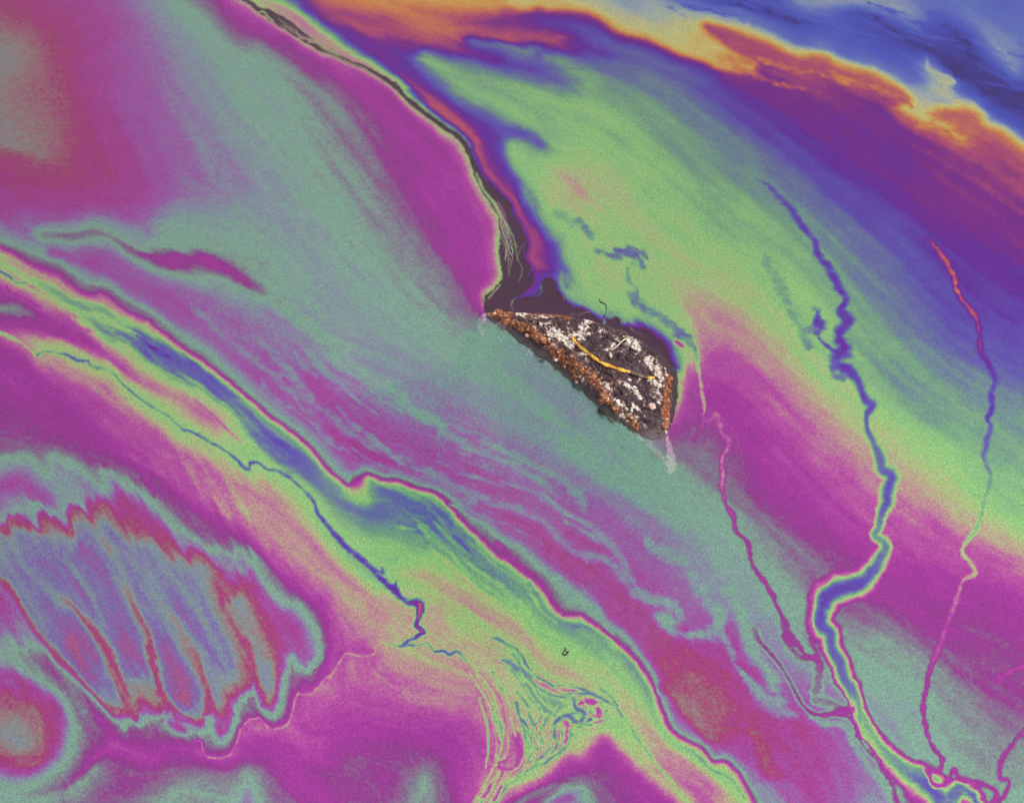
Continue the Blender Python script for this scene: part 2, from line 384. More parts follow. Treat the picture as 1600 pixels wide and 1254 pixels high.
iso([(480, 575), (560, 640), (640, 690), (720, 730), (790, 770), (860, 830), (930, 860)], [8.35, 8.45, 8.45, 8.4, 8.4, 8.4, 8.5], 12)
iso([(420, 480), (500, 560), (580, 620), (660, 660), (730, 690), (800, 715)], [7.95, 8.05, 8.1, 8.15, 8.1, 8.0], 12)
iso([(830, 700), (900, 745), (970, 790), (1020, 830), (1060, 880)], [8.0, 8.0, 8.05, 8.05, 8.1], 12)
iso([(900, 800), (960, 850), (1010, 900), (1060, 930)], [8.4, 8.45, 8.5, 8.45], 10)
iso([(1060, 820), (1110, 870), (1140, 920), (1170, 980)], [7.75, 7.7, 7.7, 7.65], 10)
iso([(1090, 900), (1120, 960)], [8.0, 8.05], 8)
iso([(980, 980), (1040, 1030), (1100, 1070), (1160, 1110), (1220, 1160), (1260, 1220), (1290, 1270)], [8.85, 9.05, 9.1, 9.0, 8.85, 8.8, 8.7], 14)
iso([(1000, 1005), (1040, 1060), (1080, 1110), (1130, 1150)], [9.1, 9.15, 9.15, 9.1], 12)
iso([(1150, 990), (1200, 1060), (1250, 1120), (1300, 1170)], [8.5, 8.55, 8.6, 8.6], 8)
iso([(930, 930), (960, 965), (1000, 1000), (1030, 1040)], [8.75, 8.8, 8.95, 9.05], 8)
iso([(1050, 1100), (1100, 1150), (1140, 1175), (1180, 1220)], [8.9, 8.95, 8.6, 8.2], 8)

# --- the long green and blue band that crosses from the left edge to the bottom
E1 = [(-40, 362), (0, 385), (20, 393), (40, 406), (62, 416), (90, 427), (110, 441), (132, 455), (160, 460), (190, 480), (215, 490), (245, 510), (280, 540), (310, 557), (340, 580), (370, 605), (400, 630),
      (425, 652), (450, 671), (475, 691), (500, 717), (518, 738), (540, 758), (547, 756), (547, 745), (555, 738), (575, 742), (600, 750), (622, 751), (650, 761), (680, 771), (702, 788), (716, 806),
      (730, 820), (750, 835), (775, 862), (800, 877), (830, 902), (850, 922), (866, 947), (880, 960), (908, 961), (930, 976), (960, 1001), (990, 1027), (1010, 1052), (1025, 1080), (1035, 1112),
      (1050, 1142), (1080, 1161), (1100, 1171), (1115, 1189), (1132, 1188), (1150, 1205), (1170, 1240), (1190, 1275), (1220, 1340)]
prof(E1[:23], [(2, [6.6, 6.6, 6.7, 6.8], 1.2), ([6, 10, 6, 6], [7.0, 6.9, 7.2, 7.4], 2), ([14, 18, 13, 12], [7.5, 7.45, 7.5, 7.8], 4), ([30, 36, 30, 26], [8.0, 8.3, 8.3, 8.4], 6),
               (-2, [5.9, 5.8, 5.6, 5.5], 1.2), ([-6, -11, -5, -5], [5.3, 5.5, 5.0, 5.0], 2)])
prof(E1[:11], [([-13, -20, -20, -12], [5.0, 4.9, 4.8, 4.7], 4)])
prof(E1[11:23], [(-9, [4.6, 4.4, 4.4, 4.3], 2)])
prof(E1[26:42], [(2, [6.7, 6.6, 6.6, 6.5], 1.2), ([6, 7, 13, 9], [7.4, 7.2, 6.9, 7.0], 2), ([12, 14, 24, 20], [8.1, 7.8, 7.5, 7.5], 4), ([24, 26, 40, 40], [8.5, 8.5, 8.5, 8.5], 6),
                 (-2, [5.8, 5.8, 6.0, 5.7], 1.2), ([-6, -6, -6, -6], [5.0, 5.2, 5.3, 5.0], 2), ([-10, -10, -11, -12], [4.3, 4.3, 4.5, 4.3], 3)])
prof(E1[41:], [(2, [6.4, 6.5, 6.6, 6.6], 1.2), (6, [6.9, 7.2, 7.4, 7.3], 2), ([14, 12, 10, 16], [7.5, 7.9, 7.8, 7.7], 4), (-2, [5.8, 5.8, 5.8, 5.8], 1.2), (-6, [5.2, 5.0, 5.2, 5.3], 2),
               (-14, [4.4, 4.6, 5.0, 5.2], 3)])
spot((560, 760, 5.7, 5), (565, 775, 5.4, 5), (556, 752, 5.9, 4))
# inside the band
iso([(0, 402), (30, 416), (60, 430)], 5.0, 4)
iso([(60, 442), (100, 458), (140, 472), (175, 490)], [4.5, 4.3, 4.2, 4.1], 5)
iso([(75, 456), (101, 468), (125, 485), (155, 506), (179, 525), (199, 517), (223, 520), (229, 538), (260, 543), (290, 562), (324, 584), (354, 606), (378, 632), (400, 657), (427, 681), (458, 700), (482, 716), (504, 736)],
    [4.25, 4.05, 3.9, 3.82, 3.8, 3.95, 3.75, 3.72, 3.78, 3.85, 3.88, 3.88, 3.82, 3.82, 3.85, 3.88, 3.9, 4.0], 4)
iso([(190, 498), (215, 505), (235, 498)], [4.6, 4.9, 5.0], 3)
iso([(205, 540), (235, 562), (270, 585), (310, 606), (345, 624)], [4.2, 4.1, 3.9, 3.85, 4.0], 5)
iso([(275, 572), (305, 590), (335, 608)], 3.92, 5)
iso([(225, 560), (260, 580), (300, 602), (340, 625), (362, 640), (385, 665), (405, 690), (425, 712), (455, 740)], [4.5, 4.5, 4.5, 4.45, 4.4, 4.0, 3.9, 4.05, 4.1], 4)
iso([(372, 632), (392, 660), (410, 680)], [4.6, 4.4, 4.3], 3)
iso([(450, 728), (490, 752), (530, 775), (570, 798), (610, 810)], [4.05, 4.1, 4.1, 4.1, 4.15], 7)
iso([(590, 768), (620, 775), (650, 788), (690, 806), (710, 825)], [4.1, 3.98, 3.88, 3.88, 3.95], 5)
iso([(595, 790), (640, 805), (690, 830), (740, 862), (790, 900), (835, 940)], [4.2, 4.12, 3.98, 4.05, 4.15, 4.3], 6)
iso([(575, 765), (585, 780), (580, 795)], [4.6, 4.2, 4.3], 3)
iso([(580, 820), (640, 830), (690, 860), (740, 895), (800, 935), (850, 980), (900, 1000), (950, 1030)], [4.5, 4.5, 4.55, 4.6, 4.65, 4.75, 4.7, 4.75], 8)
iso([(872, 965), (895, 976), (915, 976), (940, 992), (975, 1022), (1000, 1055), (1018, 1092)], [4.1, 4.0, 4.05, 4.2, 4.25, 4.25, 4.4], 2)
# lower side of the band at the left edge
iso([(0, 448), (30, 458), (55, 470), (80, 480)], [5.9, 5.95, 5.8, 5.5], 4)
iso([(0, 435), (40, 446), (75, 464), (110, 480), (160, 508), (210, 545), (250, 580), (290, 605)], [5.4, 5.1, 5.2, 5.15, 4.95, 4.85, 4.9, 4.85], 3)
iso([(-40, 455), (0, 468), (25, 472), (60, 490), (100, 512), (135, 530), (165, 560), (195, 582)], [6.5, 6.55, 6.6, 6.5, 6.4, 6.35, 6.1, 5.9], 3)
iso([(-40, 470), (0, 478), (25, 482), (45, 492)], [7.3, 7.35, 7.3, 7.0], 3)
iso([(0, 496), (40, 503), (80, 520), (130, 545), (160, 565)], [6.3, 6.25, 6.2, 6.0, 5.8], 5)
iso([(170, 560), (200, 590), (240, 605), (280, 620), (310, 640), (345, 665)], [5.9, 5.75, 5.7, 5.65, 5.75, 5.7], 4)
iso([(35, 525), (70, 532), (110, 540), (150, 560), (190, 590), (230, 615)], [5.5, 5.25, 5.1, 5.1, 5.1, 5.0], 4)
iso([(300, 600), (350, 640), (390, 690), (420, 720), (450, 750), (490, 780)], [5.0, 5.1, 5.05, 4.95, 4.9, 4.85], 6)
iso([(270, 645), (320, 675), (350, 690)], [5.15, 5.15, 5.1], 5)

E3 = [(-40, 495), (0, 516), (24, 529), (57, 553), (72, 550), (101, 555), (128, 564), (136, 561), (145, 571), (175, 584), (202, 608), (236, 635), (263, 652), (287, 671), (310, 680), (337, 696), (364, 712), (381, 727),
      (402, 723), (412, 730), (432, 733), (460, 752), (485, 776), (496, 800), (519, 829), (545, 858), (570, 880), (603, 912), (625, 930), (640, 960), (630, 990), (600, 1000)]
prof(E3[3:28], [(-9, [5.4, 5.05, 5.0, 4.95, 4.9], 4), (-24, [5.75, 5.5, 5.4, 5.2, 5.1], 8), (-45, [6.0, 5.85, 5.75, 5.7, 5.5], 10), (8, [5.1, 5.0, 4.95, 4.9, 4.9], 4)])
prof(E3[:4], [(-5, 5.7, 2), (-14, 6.1, 5)])
iso([(0, 545), (60, 590), (120, 620), (190, 650), (260, 685)], [6.3, 6.25, 6.15, 6.05, 5.95], 14)
iso([(170, 665), (225, 690), (290, 732), (345, 775), (400, 812), (445, 846), (495, 890), (545, 940), (585, 975)], [5.95, 5.85, 5.75, 5.65, 5.55, 5.4, 5.35, 5.4, 5.5], 8)
iso([(420, 790), (470, 830), (520, 885), (575, 940), (600, 965)], [5.75, 5.8, 5.85, 5.85, 5.8], 8)
iso([(0, 590), (70, 640), (150, 690), (230, 735), (310, 790), (370, 840), (430, 890), (480, 940)], [6.25, 6.3, 6.25, 6.25, 6.25, 6.3, 6.3, 6.25], 10)
iso([(520, 945), (545, 990), (540, 1010)], [5.7, 5.8, 5.95], 8)
iso([(500, 930), (515, 970), (520, 1010), (500, 1040)], [6.1, 6.15, 6.15, 6.2], 8)
iso([(0, 660), (80, 690), (170, 735), (250, 780), (330, 832), (400, 866), (455, 920), (505, 970)], [6.5, 6.5, 6.6, 6.65, 6.65, 6.65, 6.65, 6.6], 6)
spot((0, 690, 6.7, 5), (60, 700, 6.65, 5))

# --- the feather shaped patch at the lower left
Hout = [(-40, 712), (0, 716), (40, 713), (56, 722), (76, 738), (78, 714), (98, 720), (130, 742), (166, 768), (160, 746), (186, 750), (220, 775), (254, 797), (276, 822), (310, 840), (345, 856), (386, 876),
        (394, 886), (400, 880), (412, 902), (440, 934), (466, 945), (486, 966), (496, 990), (497, 1022), (482, 1044), (466, 1042), (455, 1026), (446, 1056), (442, 1094), (427, 1118), (412, 1108), (400, 1078),
        (392, 1068), (372, 1098), (366, 1130), (346, 1158), (332, 1146), (328, 1122), (322, 1142), (300, 1128), (262, 1105), (240, 1126), (206, 1118), (194, 1136), (170, 1112), (120, 1068), (66, 1020), (46, 1012)]
prof(Hout, [(0, 7.4, 2), (7, [7.0, 7.0, 6.9, 6.9, 6.8], 3)])
prof(Hout[:24], [(-10, [7.7, 7.8, 7.8, 7.9], 4)])
prof(Hout[23:44], [(-7, [8.1, 8.4, 8.5, 8.4], 3)])
iso([(0, 760), (30, 752), (55, 765), (75, 782), (70, 792), (95, 808)], [8.5, 8.55, 8.55, 8.5, 8.3, 8.0], 4)
iso([(0, 812), (20, 800), (44, 802), (58, 818), (52, 788), (80, 796), (104, 806), (120, 790)], [7.5, 7.4, 7.5, 7.5, 7.4, 7.5, 7.6, 7.7], 3)
iso([(86, 750), (105, 770), (118, 790), (140, 780), (170, 785)], [7.5, 7.55, 7.6, 7.8, 8.0], 5)
iso([(0, 830), (26, 812), (52, 826), (64, 812), (92, 812), (114, 822), (118, 806), (156, 798), (184, 808), (208, 826), (256, 850), (302, 862), (322, 872), (340, 888), (352, 946), (358, 908), (372, 898), (390, 925), (410, 972), (428, 1004), (448, 1012)],
    [9.0, 9.0, 9.0, 9.0, 8.95, 9.0, 9.0, 9.0, 9.0, 8.95, 9.0, 9.0, 9.0, 9.0, 8.95, 9.0, 9.0, 8.95, 9.0, 8.95, 8.7], 3)
iso([(176, 775), (220, 795), (270, 830), (320, 850), (370, 872), (400, 905), (430, 950), (455, 975), (470, 1010)], [8.5, 8.6, 8.65, 8.65, 8.7, 8.7, 8.7, 8.7, 8.6], 5)
iso([(452, 950), (470, 965), (478, 990), (476, 1015)], [8.2, 8.1, 8.1, 8.2], 4)
iso([(0, 845), (20, 832), (50, 840), (80, 828), (115, 838), (130, 820), (160, 812), (190, 830), (230, 846), (270, 870), (305, 882), (325, 898), (338, 950), (352, 970), (364, 922), (378, 930), (396, 960), (416, 1020), (430, 1060), (420, 1090)],
    [9.7, 9.6, 9.7, 9.5, 9.7, 9.6, 9.5, 9.55, 9.6, 9.6, 9.65, 9.7, 9.75, 9.75, 9.6, 9.6, 9.5, 9.55, 9.6, 9.6], 3)
# fingers
L1 = [(-30, 880), (0, 909), (18, 927), (37, 955), (59, 991), (92, 1032), (124, 1064), (156, 1092), (178, 1115), (200, 1108)]
prof(L1[:9], [(-3, [8.6, 8.3, 8.0, 7.9], 1.5), (-9, [8.5, 8.0, 7.5, 7.5], 3), (2, 9.0, 1.5), (7, [10.0, 10.0, 10.2, 9.9], 3)])
L2 = [(50, 890), (78, 922), (100, 945), (119, 960), (146, 986), (169, 1018), (180, 1050), (192, 1082), (197, 1106)]
prof(L2, [(0, [9.9, 9.6, 9.3, 9.0, 9.0, 8.9], 2), (7, [10.1, 10.0, 9.8, 9.7, 9.6, 9.2], 3), (-7, [10.1, 10.0, 9.8, 9.7, 9.7, 9.6], 3), (14, 10.2, 4), (-13, 10.3, 4)])
L3 = [(151, 831), (183, 872), (192, 900), (201, 930), (212, 955), (222, 975), (228, 996), (233, 1028), (243, 1064), (261, 1096), (284, 1118), (314, 1128)]
prof(L3, [(0, [9.6, 9.7, 9.2, 8.8, 8.6, 8.7], 2), (5, [9.8, 9.9, 9.6, 9.5, 9.4, 9.3], 3), (-6, [9.8, 9.8, 9.6, 9.5, 9.2, 8.6], 3), (12, [10.2, 10.2, 10.4, 10.3, 10.4, 9.8], 4), (-12, [10.2, 10.2, 10.3, 10.2, 9.8, 8.2], 4)])
L4 = [(206, 872), (238, 918), (258, 950), (275, 978), (293, 1014), (310, 1041), (320, 1069), (328, 1110)]
prof(L4, [(0, [9.9, 9.7, 9.5, 9.1, 8.9, 8.7], 2), (6, [10.1, 10.0, 9.8, 9.7, 9.6, 9.2], 3), (-6, [10.1, 10.0, 9.8, 9.7, 9.7, 9.4], 3), (14, 10.2, 4), (-13, [10.2, 10.2, 10.3, 10.3, 10.3, 9.8], 4)])
L5 = [(352, 950), (372, 990), (380, 1000), (390, 1025), (400, 1062), (412, 1096)]
prof(L5, [(0, [9.1, 9.0, 8.9, 8.8, 8.8], 2), (6, [9.6, 9.7, 9.8, 9.8, 9.7], 2), (-7, [9.6, 9.6, 9.3, 8.9, 8.7], 3)])
spot((40, 900, 10.2), (20, 880, 10.1), (70, 970, 10.4), (95, 1000, 10.9), (118, 1035, 11.05), (142, 1062, 11.0, 5), (165, 1078, 10.3, 4), (100, 870, 10.4), (137, 868, 10.3), (120, 900, 10.4), (150, 930, 10.3),
     (175, 965, 10.5), (198, 1005, 11.0), (208, 1040, 10.9, 5), (222, 1062, 10.2, 4), (224, 1082, 9.6, 3), (215, 905, 10.2), (235, 950, 10.3), (250, 985, 10.5), (258, 1015, 10.9), (268, 1060, 11.3), (278, 1085, 11.4, 5),
     (296, 1105, 10.3, 4), (306, 1080, 10.5, 4), (270, 900, 10.1), (290, 940, 10.3), (310, 960, 10.2), (320, 1000, 10.4), (345, 1030, 10.4), (354, 1050, 10.2, 5), (345, 1085, 9.6, 4), (340, 1105, 9.0, 4),
     (366, 1050, 9.3, 3), (380, 1045, 8.8, 4), (385, 960, 9.7, 4), (400, 1005, 10.1, 4), (412, 1045, 10.3, 5), (416, 1080, 9.9, 4), (436, 1040, 8.9, 4), (180, 1095, 9.5, 3), (190, 1110, 9.0, 3), (210, 1085, 8.9, 3))
# teal hollow and ring at the left edge
spot((10, 970, 8.5, 5), (0, 940, 8.6, 4), (24, 985, 8.0, 4), (-40, 970, 8.7))
iso([(-40, 1010), (0, 1019), (32, 1044), (78, 1073), (108, 1094), (118, 1120), (116, 1145), (104, 1180), (70, 1211), (24, 1226), (0, 1222), (-40, 1218)], 7.4, 4)
iso([(-20, 1040), (20, 1058), (60, 1082), (86, 1104), (90, 1140), (78, 1175), (46, 1200), (0, 1192)], [8.5, 8.6, 8.7, 8.8, 8.8, 8.85, 8.85, 8.8], 5)
iso([(10, 1075), (45, 1090), (68, 1110), (68, 1145), (55, 1172), (10, 1175)], [9.0, 9.1, 9.15, 9.1, 9.15, 9.2], 6)
spot((34, 1165, 9.75), (16, 1150, 9.7), (48, 1150, 9.45), (27, 1118, 9.3), (50, 1120, 9.15), (-40, 1130, 9.8))
iso([(110, 1070), (145, 1100), (165, 1125), (190, 1150)], [6.8, 6.8, 6.75, 6.75], 5)
iso([(140, 1120), (140, 1150), (120, 1190), (90, 1225), (40, 1250)], [6.85, 6.85, 6.9, 7.0, 7.15], 6)
iso([(215, 1150), (260, 1145), (300, 1148)], [6.8, 6.8, 6.8], 5)
# bottom edge
iso([(100, 1232), (137, 1197), (165, 1172), (197, 1168), (220, 1188), (243, 1183), (265, 1166), (300, 1158)], [6.5, 6.3, 6.1, 6.1, 6.15, 6.2, 6.3, 6.45], 3)
iso([(60, 1254), (110, 1232), (150, 1198), (165, 1190)], [7.35, 7.3, 7.2, 6.9], 3)
iso([(180, 1195), (230, 1210), (290, 1195), (340, 1190)], [6.6, 6.65, 6.6, 6.5], 8)
iso([(120, 1254), (200, 1230), (230, 1225)], [6.7, 6.7, 6.8], 8)
iso([(250, 1262), (280, 1232), (310, 1225), (335, 1240)], [7.3, 7.3, 7.3, 7.1], 6)
iso([(365, 1262), (375, 1225), (387, 1204), (402, 1222), (415, 1250)], 7.35, 5)
iso([(385, 1256), (386, 1235)], 8.2, 3)
spot((430, 1180, 6.35), (400, 1160, 6.3), (460, 1220, 6.35), (520, 1240, 6.3), (440, 1150, 6.1), (500, 1170, 6.2), (540, 1205, 6.95), (560, 1190, 6.85), (430, 1235, 6.7, 5))
prof([(585, 1017), (559, 1024), (541, 1021), (527, 1042), (509, 1059), (487, 1084), (465, 1082), (451, 1126), (440, 1137), (421, 1136), (403, 1120), (380, 1128), (357, 1178), (322, 1180), (311, 1156)],
     [(4, [5.8, 5.8, 5.8, 5.85, 6.1], 3), (-4, [6.0, 6.2, 6.4, 6.5, 6.5], 3)])
spot((520, 1080, 5.85), (560, 1060, 5.75), (620, 1040, 5.55), (660, 1060, 5.5), (700, 1070, 5.6), (480, 1110, 5.95), (560, 1110, 6.0), (640, 1110, 5.9), (600, 1150, 6.4), (640, 1170, 6.5), (560, 1160, 6.4),
     (700, 1140, 6.2), (740, 1110, 5.9), (750, 1180, 6.15), (720, 1220, 6.35), (600, 1230, 6.5), (680, 1180, 6.6))
iso([(652, 1268), (658, 1230), (667, 1205)], 7.3, 7)
iso([(580, 1012), (640, 1014), (690, 1035), (730, 1060)], [5.4, 5.35, 5.35, 5.45], 6)
# green field right of it
iso([(560, 850), (600, 880), (650, 910), (690, 940)], [4.9, 4.95, 5.1, 5.2], 6)
iso([(620, 860), (680, 880), (740, 910), (800, 950), (840, 990), (880, 1030)], [4.8, 4.95, 5.0, 4.95, 4.9, 4.95], 10)
iso([(625, 895), (680, 905), (730, 940), (775, 965), (815, 985), (840, 1020), (870, 1045), (910, 1052)], [5.3, 5.4, 5.4, 5.45, 5.5, 5.5, 5.45, 5.35], 6)
spot((740, 980, 4.85), (720, 970, 4.7, 5), (700, 1000, 5.2), (680, 975, 5.4), (690, 1010, 5.5), (780, 1015, 5.2), (900, 1015, 4.85), (940, 1040, 5.05), (960, 1080, 5.15))
iso([(700, 1010), (745, 1050), (775, 1085), (790, 1120)], [5.55, 5.5, 5.45, 5.5], 5)
iso([(780, 985), (830, 1040), (880, 1062), (930, 1072)], [5.1, 5.15, 5.1, 5.15], 4)
iso([(800, 1060), (830, 1100), (850, 1130), (880, 1160)], [5.15, 5.1, 5.3, 5.0], 5)
spot((785, 1155, 5.8, 5), (805, 1170, 5.85, 5), (770, 1200, 5.85), (800, 1130, 5.6, 5), (920, 1145, 4.95), (945, 1135, 4.95), (885, 1170, 4.95, 5), (860, 1190, 5.0, 4))
iso([(930, 1088), (965, 1130), (1000, 1180), (1040, 1225), (1080, 1265)], [4.95, 5.0, 5.15, 5.4, 5.5], 4)
iso([(970, 1090), (1005, 1130), (1040, 1170), (1080, 1200), (1120, 1235)], [5.3, 5.5, 5.6, 5.7, 5.8], 6)
iso([(1000, 1110), (1040, 1150), (1080, 1178), (1110, 1205), (1140, 1230)], [5.15, 4.95, 4.95, 4.95, 5.1], 5)
iso([(1030, 1185), (1070, 1220), (1110, 1260)], [5.8, 5.85, 5.95], 8)
prof([(770, 1262), (790, 1240), (850, 1213), (886, 1181), (910, 1180), (940, 1150), (962, 1168), (992, 1195), (1045, 1240), (1070, 1265)], [(0, 5.75, 3), (8, 5.15, 4), (-10, 6.15, 4), (-26, 6.35, 6)])
iso([(800, 1262), (835, 1240), (875, 1228), (908, 1230), (914, 1256)], 7.35, 4)
iso([(860, 1250), (895, 1245)], [8.2, 8.4], 3)
spot((960, 1220, 6.45), (1000, 1250, 6.3))

# --- solve a smooth sheet through all those lines (Laplace, coarse to fine)
def solve(pts, idx, iters=(400, 200, 120, 90, 70)):
    P = np.array([(p[0], p[1], p[idx]) for p in pts], float)
    L = len(iters)
    u = None
    for lv in range(L - 1, -1, -1):
        s = STEP * 2 ** lv
        w = int(math.ceil((X1 - X0) / s)) + 1; h = int(math.ceil((Y1 - Y0) / s)) + 1
        ix = np.clip(np.rint((P[:, 0] - X0) / s).astype(int), 0, w - 1)
        iy = np.clip(np.rint((P[:, 1] - Y0) / s).astype(int), 0, h - 1)
        inside = (P[:, 0] > X0 - 5) & (P[:, 0] < X1 + 5) & (P[:, 1] > Y0 - 5) & (P[:, 1] < Y1 + 5)
        k = (iy * w + ix)[inside]
        sm = np.bincount(k, P[inside, 2], minlength=w * h); cn = np.bincount(k, minlength=w * h)
        fix = (cn > 0).reshape(h, w); val = (sm / np.maximum(cn, 1)).reshape(h, w).astype(np.float32)
        if u is None:
            u = np.full((h, w), float(np.mean(P[:, 2])), np.float32)
        else:
            yy = np.clip(np.arange(h) * 0.5, 0, u.shape[0] - 1.001); xx = np.clip(np.arange(w) * 0.5, 0, u.shape[1] - 1.001)
            y0 = yy.astype(int); x0 = xx.astype(int)
            fy = (yy - y0)[:, None]; fx = (xx - x0)[None]
            u = ((u[y0][:, x0] * (1 - fx) + u[y0][:, x0 + 1] * fx) * (1 - fy) + (u[y0 + 1][:, x0] * (1 - fx) + u[y0 + 1][:, x0 + 1] * fx) * fy).astype(np.float32)
        for _ in range(iters[lv] if lv == 0 else 160):
            u[fix] = val[fix]
            q = np.pad(u, 1, mode='edge')
            u = 0.25 * (q[:-2, 1:-1] + q[2:, 1:-1] + q[1:-1, :-2] + q[1:-1, 2:])
        u[fix] = val[fix]
    return u

def blur(u, s):
    if s < 0.3: return u.copy()
    r = int(3 * s) + 1
    k = np.exp(-0.5 * (np.arange(-r, r + 1) / s) ** 2); k /= k.sum()
    q = np.pad(u, ((r, r), (0, 0)), mode='edge')
    a = sum(k[i] * q[i:i + u.shape[0]] for i in range(2 * r + 1))
    q = np.pad(a, ((0, 0), (r, r)), mode='edge')
    return sum(k[i] * q[:, i:i + u.shape[1]] for i in range(2 * r + 1)).astype(np.float32)

T0 = solve(soft_pts, 2)
SG = blur(solve(soft_pts, 3), 1.5) / STEP
levels = [0.5, 1.0, 2.0, 3.5, 6.0, 9.0]
stack = [blur(T0, s) for s in levels]
Tb = stack[0].copy()
for a in range(len(levels) - 1):
    f = np.clip((SG * 0.8 - levels[a]) / (levels[a + 1] - levels[a]), 0, 1)
    Tb = Tb * (1 - f) + stack[a + 1] * f if a == 0 else np.where(SG * 0.8 > levels[a], stack[a] * (1 - f) + stack[a + 1] * f, Tb)
T0 = blur(Tb.astype(np.float32), 0.5)

def sample(u, x, y, s):
    """bilinear lookup of a grid with cell size s at photo-pixel positions"""
    gx = np.clip((x - X0) / s, 0, u.shape[1] - 1.001); gy = np.clip((y - Y0) / s, 0, u.shape[0] - 1.001)
    ix = gx.astype(np.int32); iy = gy.astype(np.int32)
    fx = (gx - ix).astype(np.float32); fy = (gy - iy).astype(np.float32)
    return (u[iy, ix] * (1 - fx) + u[iy, ix + 1] * fx) * (1 - fy) + (u[iy + 1, ix] * (1 - fx) + u[iy + 1, ix + 1] * fx) * fy

# streaks: noise smeared along the contour lines (oil drawn out by the current)
Ts = blur(T0, 9.0)
gy_, gx_ = np.gradient(Ts)
dx_, dy_ = -gy_, gx_
flip = np.where(dx_ * 0.8 + dy_ * 0.6 < 0, -1, 1)
dx_ = dx_ * flip; dy_ = dy_ * flip
dx_ = blur((dx_ + 0.006 * 0.8).astype(np.float32), 8); dy_ = blur((dy_ + 0.006 * 0.6).astype(np.float32), 8)
nn = np.sqrt(dx_ ** 2 + dy_ ** 2) + 1e-6
dx_ = (dx_ / nn).astype(np.float32); dy_ = (dy_ / nn).astype(np.float32)
yy_, xx_ = np.mgrid[0:GH, 0:GW]
xx_ = (xx_ * STEP + X0).astype(np.float32); yy_ = (yy_ * STEP + Y0).astype(np.float32)
base_n = (fbm(xx_ / 15, yy_ / 15, 51, 4, 0.75)).astype(np.float32)
lic = base_n.copy(); px_, py_ = xx_.copy(), yy_.copy(); qx_, qy_ = xx_.copy(), yy_.copy()
for k_ in range(14):
    px_ = px_ + 5 * sample(dx_, px_, py_, STEP); py_ = py_ + 5 * sample(dy_, px_, py_, STEP)
    qx_ = qx_ - 5 * sample(dx_, qx_, qy_, STEP); qy_ = qy_ - 5 * sample(dy_, qx_, qy_, STEP)
    lic = lic + sample(base_n, px_, py_, STEP) + sample(base_n, qx_, qy_, STEP)
lic = lic / (lic.std() + 1e-6)
lic = lic - blur(lic.astype(np.float32), 18)
# streaks strongest where the film is drawn out, faint in the thin blue film
quiet = 1 - 0.75 * np.clip(1.3 - (xx_ / 420) ** 2 - (yy_ / 330) ** 2, 0, 1)
T0 = T0 + (0.062 * quiet * lic * np.clip((T0 - 0.8) / 3.0, 0.3, 1.3)).astype(np.float32)
T0 = T0 + (0.16 * fbm(xx_ / 150, yy_ / 120, 77, 3)).astype(np.float32) * np.clip((T0 - 1.5) / 4, 0.1, 1)

# --- to a 1 pixel sheet for the fine drawn lines
FW, FH = X1 - X0 + 1, Y1 - Y0 + 1
fy1, fx1 = np.mgrid[0:FH, 0:FW]
T1 = sample(T0, (fx1 + X0).astype(np.float32), (fy1 + Y0).astype(np.float32), STEP).astype(np.float32)
del fx1, fy1

def path_dist(pts, vals, widths, reach):
    p, v = spline(pts, vals, 3.0); _, w = spline(pts, widths, 3.0)
    xa = int(max(p[:, 0].min() - reach - X0, 0)); xb = int(min(p[:, 0].max() + reach - X0 + 2, FW))
    ya = int(max(p[:, 1].min() - reach - Y0, 0)); yb = int(min(p[:, 1].max() + reach - Y0 + 2, FH))
    if xb <= xa or yb <= ya: return None
    D = np.full((yb - ya, xb - xa), 1e9, np.float32); V = np.zeros_like(D); W = np.ones_like(D)
    for i in range(len(p) - 1):
        a, b = p[i], p[i + 1]
        x0 = int(max(min(a[0], b[0]) - reach - X0 - xa, 0)); x1 = int(min(max(a[0], b[0]) + reach - X0 - xa + 2, D.shape[1]))
        y0 = int(max(min(a[1], b[1]) - reach - Y0 - ya, 0)); y1 = int(min(max(a[1], b[1]) + reach - Y0 - ya + 2, D.shape[0]))
        if x1 <= x0 or y1 <= y0: continue
        gx = np.arange(x0, x1)[None] + xa + X0; gy = np.arange(y0, y1)[:, None] + ya + Y0
        ab = b - a; L2 = float(ab @ ab) + 1e-9
        t = np.clip(((gx - a[0]) * ab[0] + (gy - a[1]) * ab[1]) / L2, 0, 1)
        d = np.hypot(gx - a[0] - t * ab[0], gy - a[1] - t * ab[1]).astype(np.float32)
        s = D[y0:y1, x0:x1]; m = d < s
        s[m] = d[m]
        V[y0:y1, x0:x1][m] = (v[i] + (v[i + 1] - v[i]) * t)[m]
        W[y0:y1, x0:x1][m] = (w[i] + (w[i + 1] - w[i]) * t)[m]
    return (slice(ya, yb), slice(xa, xb)), D, V, W

RAG1 = np.zeros((FH, FW), np.float32); RAG2 = np.zeros((FH, FW), np.float32)
_gy, _gx = np.mgrid[0:FH, 0:FW].astype(np.float32)
RAG1[:] = fbm((_gx + 0.5 * _gy) / 16, (_gy - 0.3 * _gx) / 7, 61, 4, 0.6)
RAG2[:] = fbm(_gx / 30, _gy / 22, 71, 3, 0.6)
del _gx, _gy

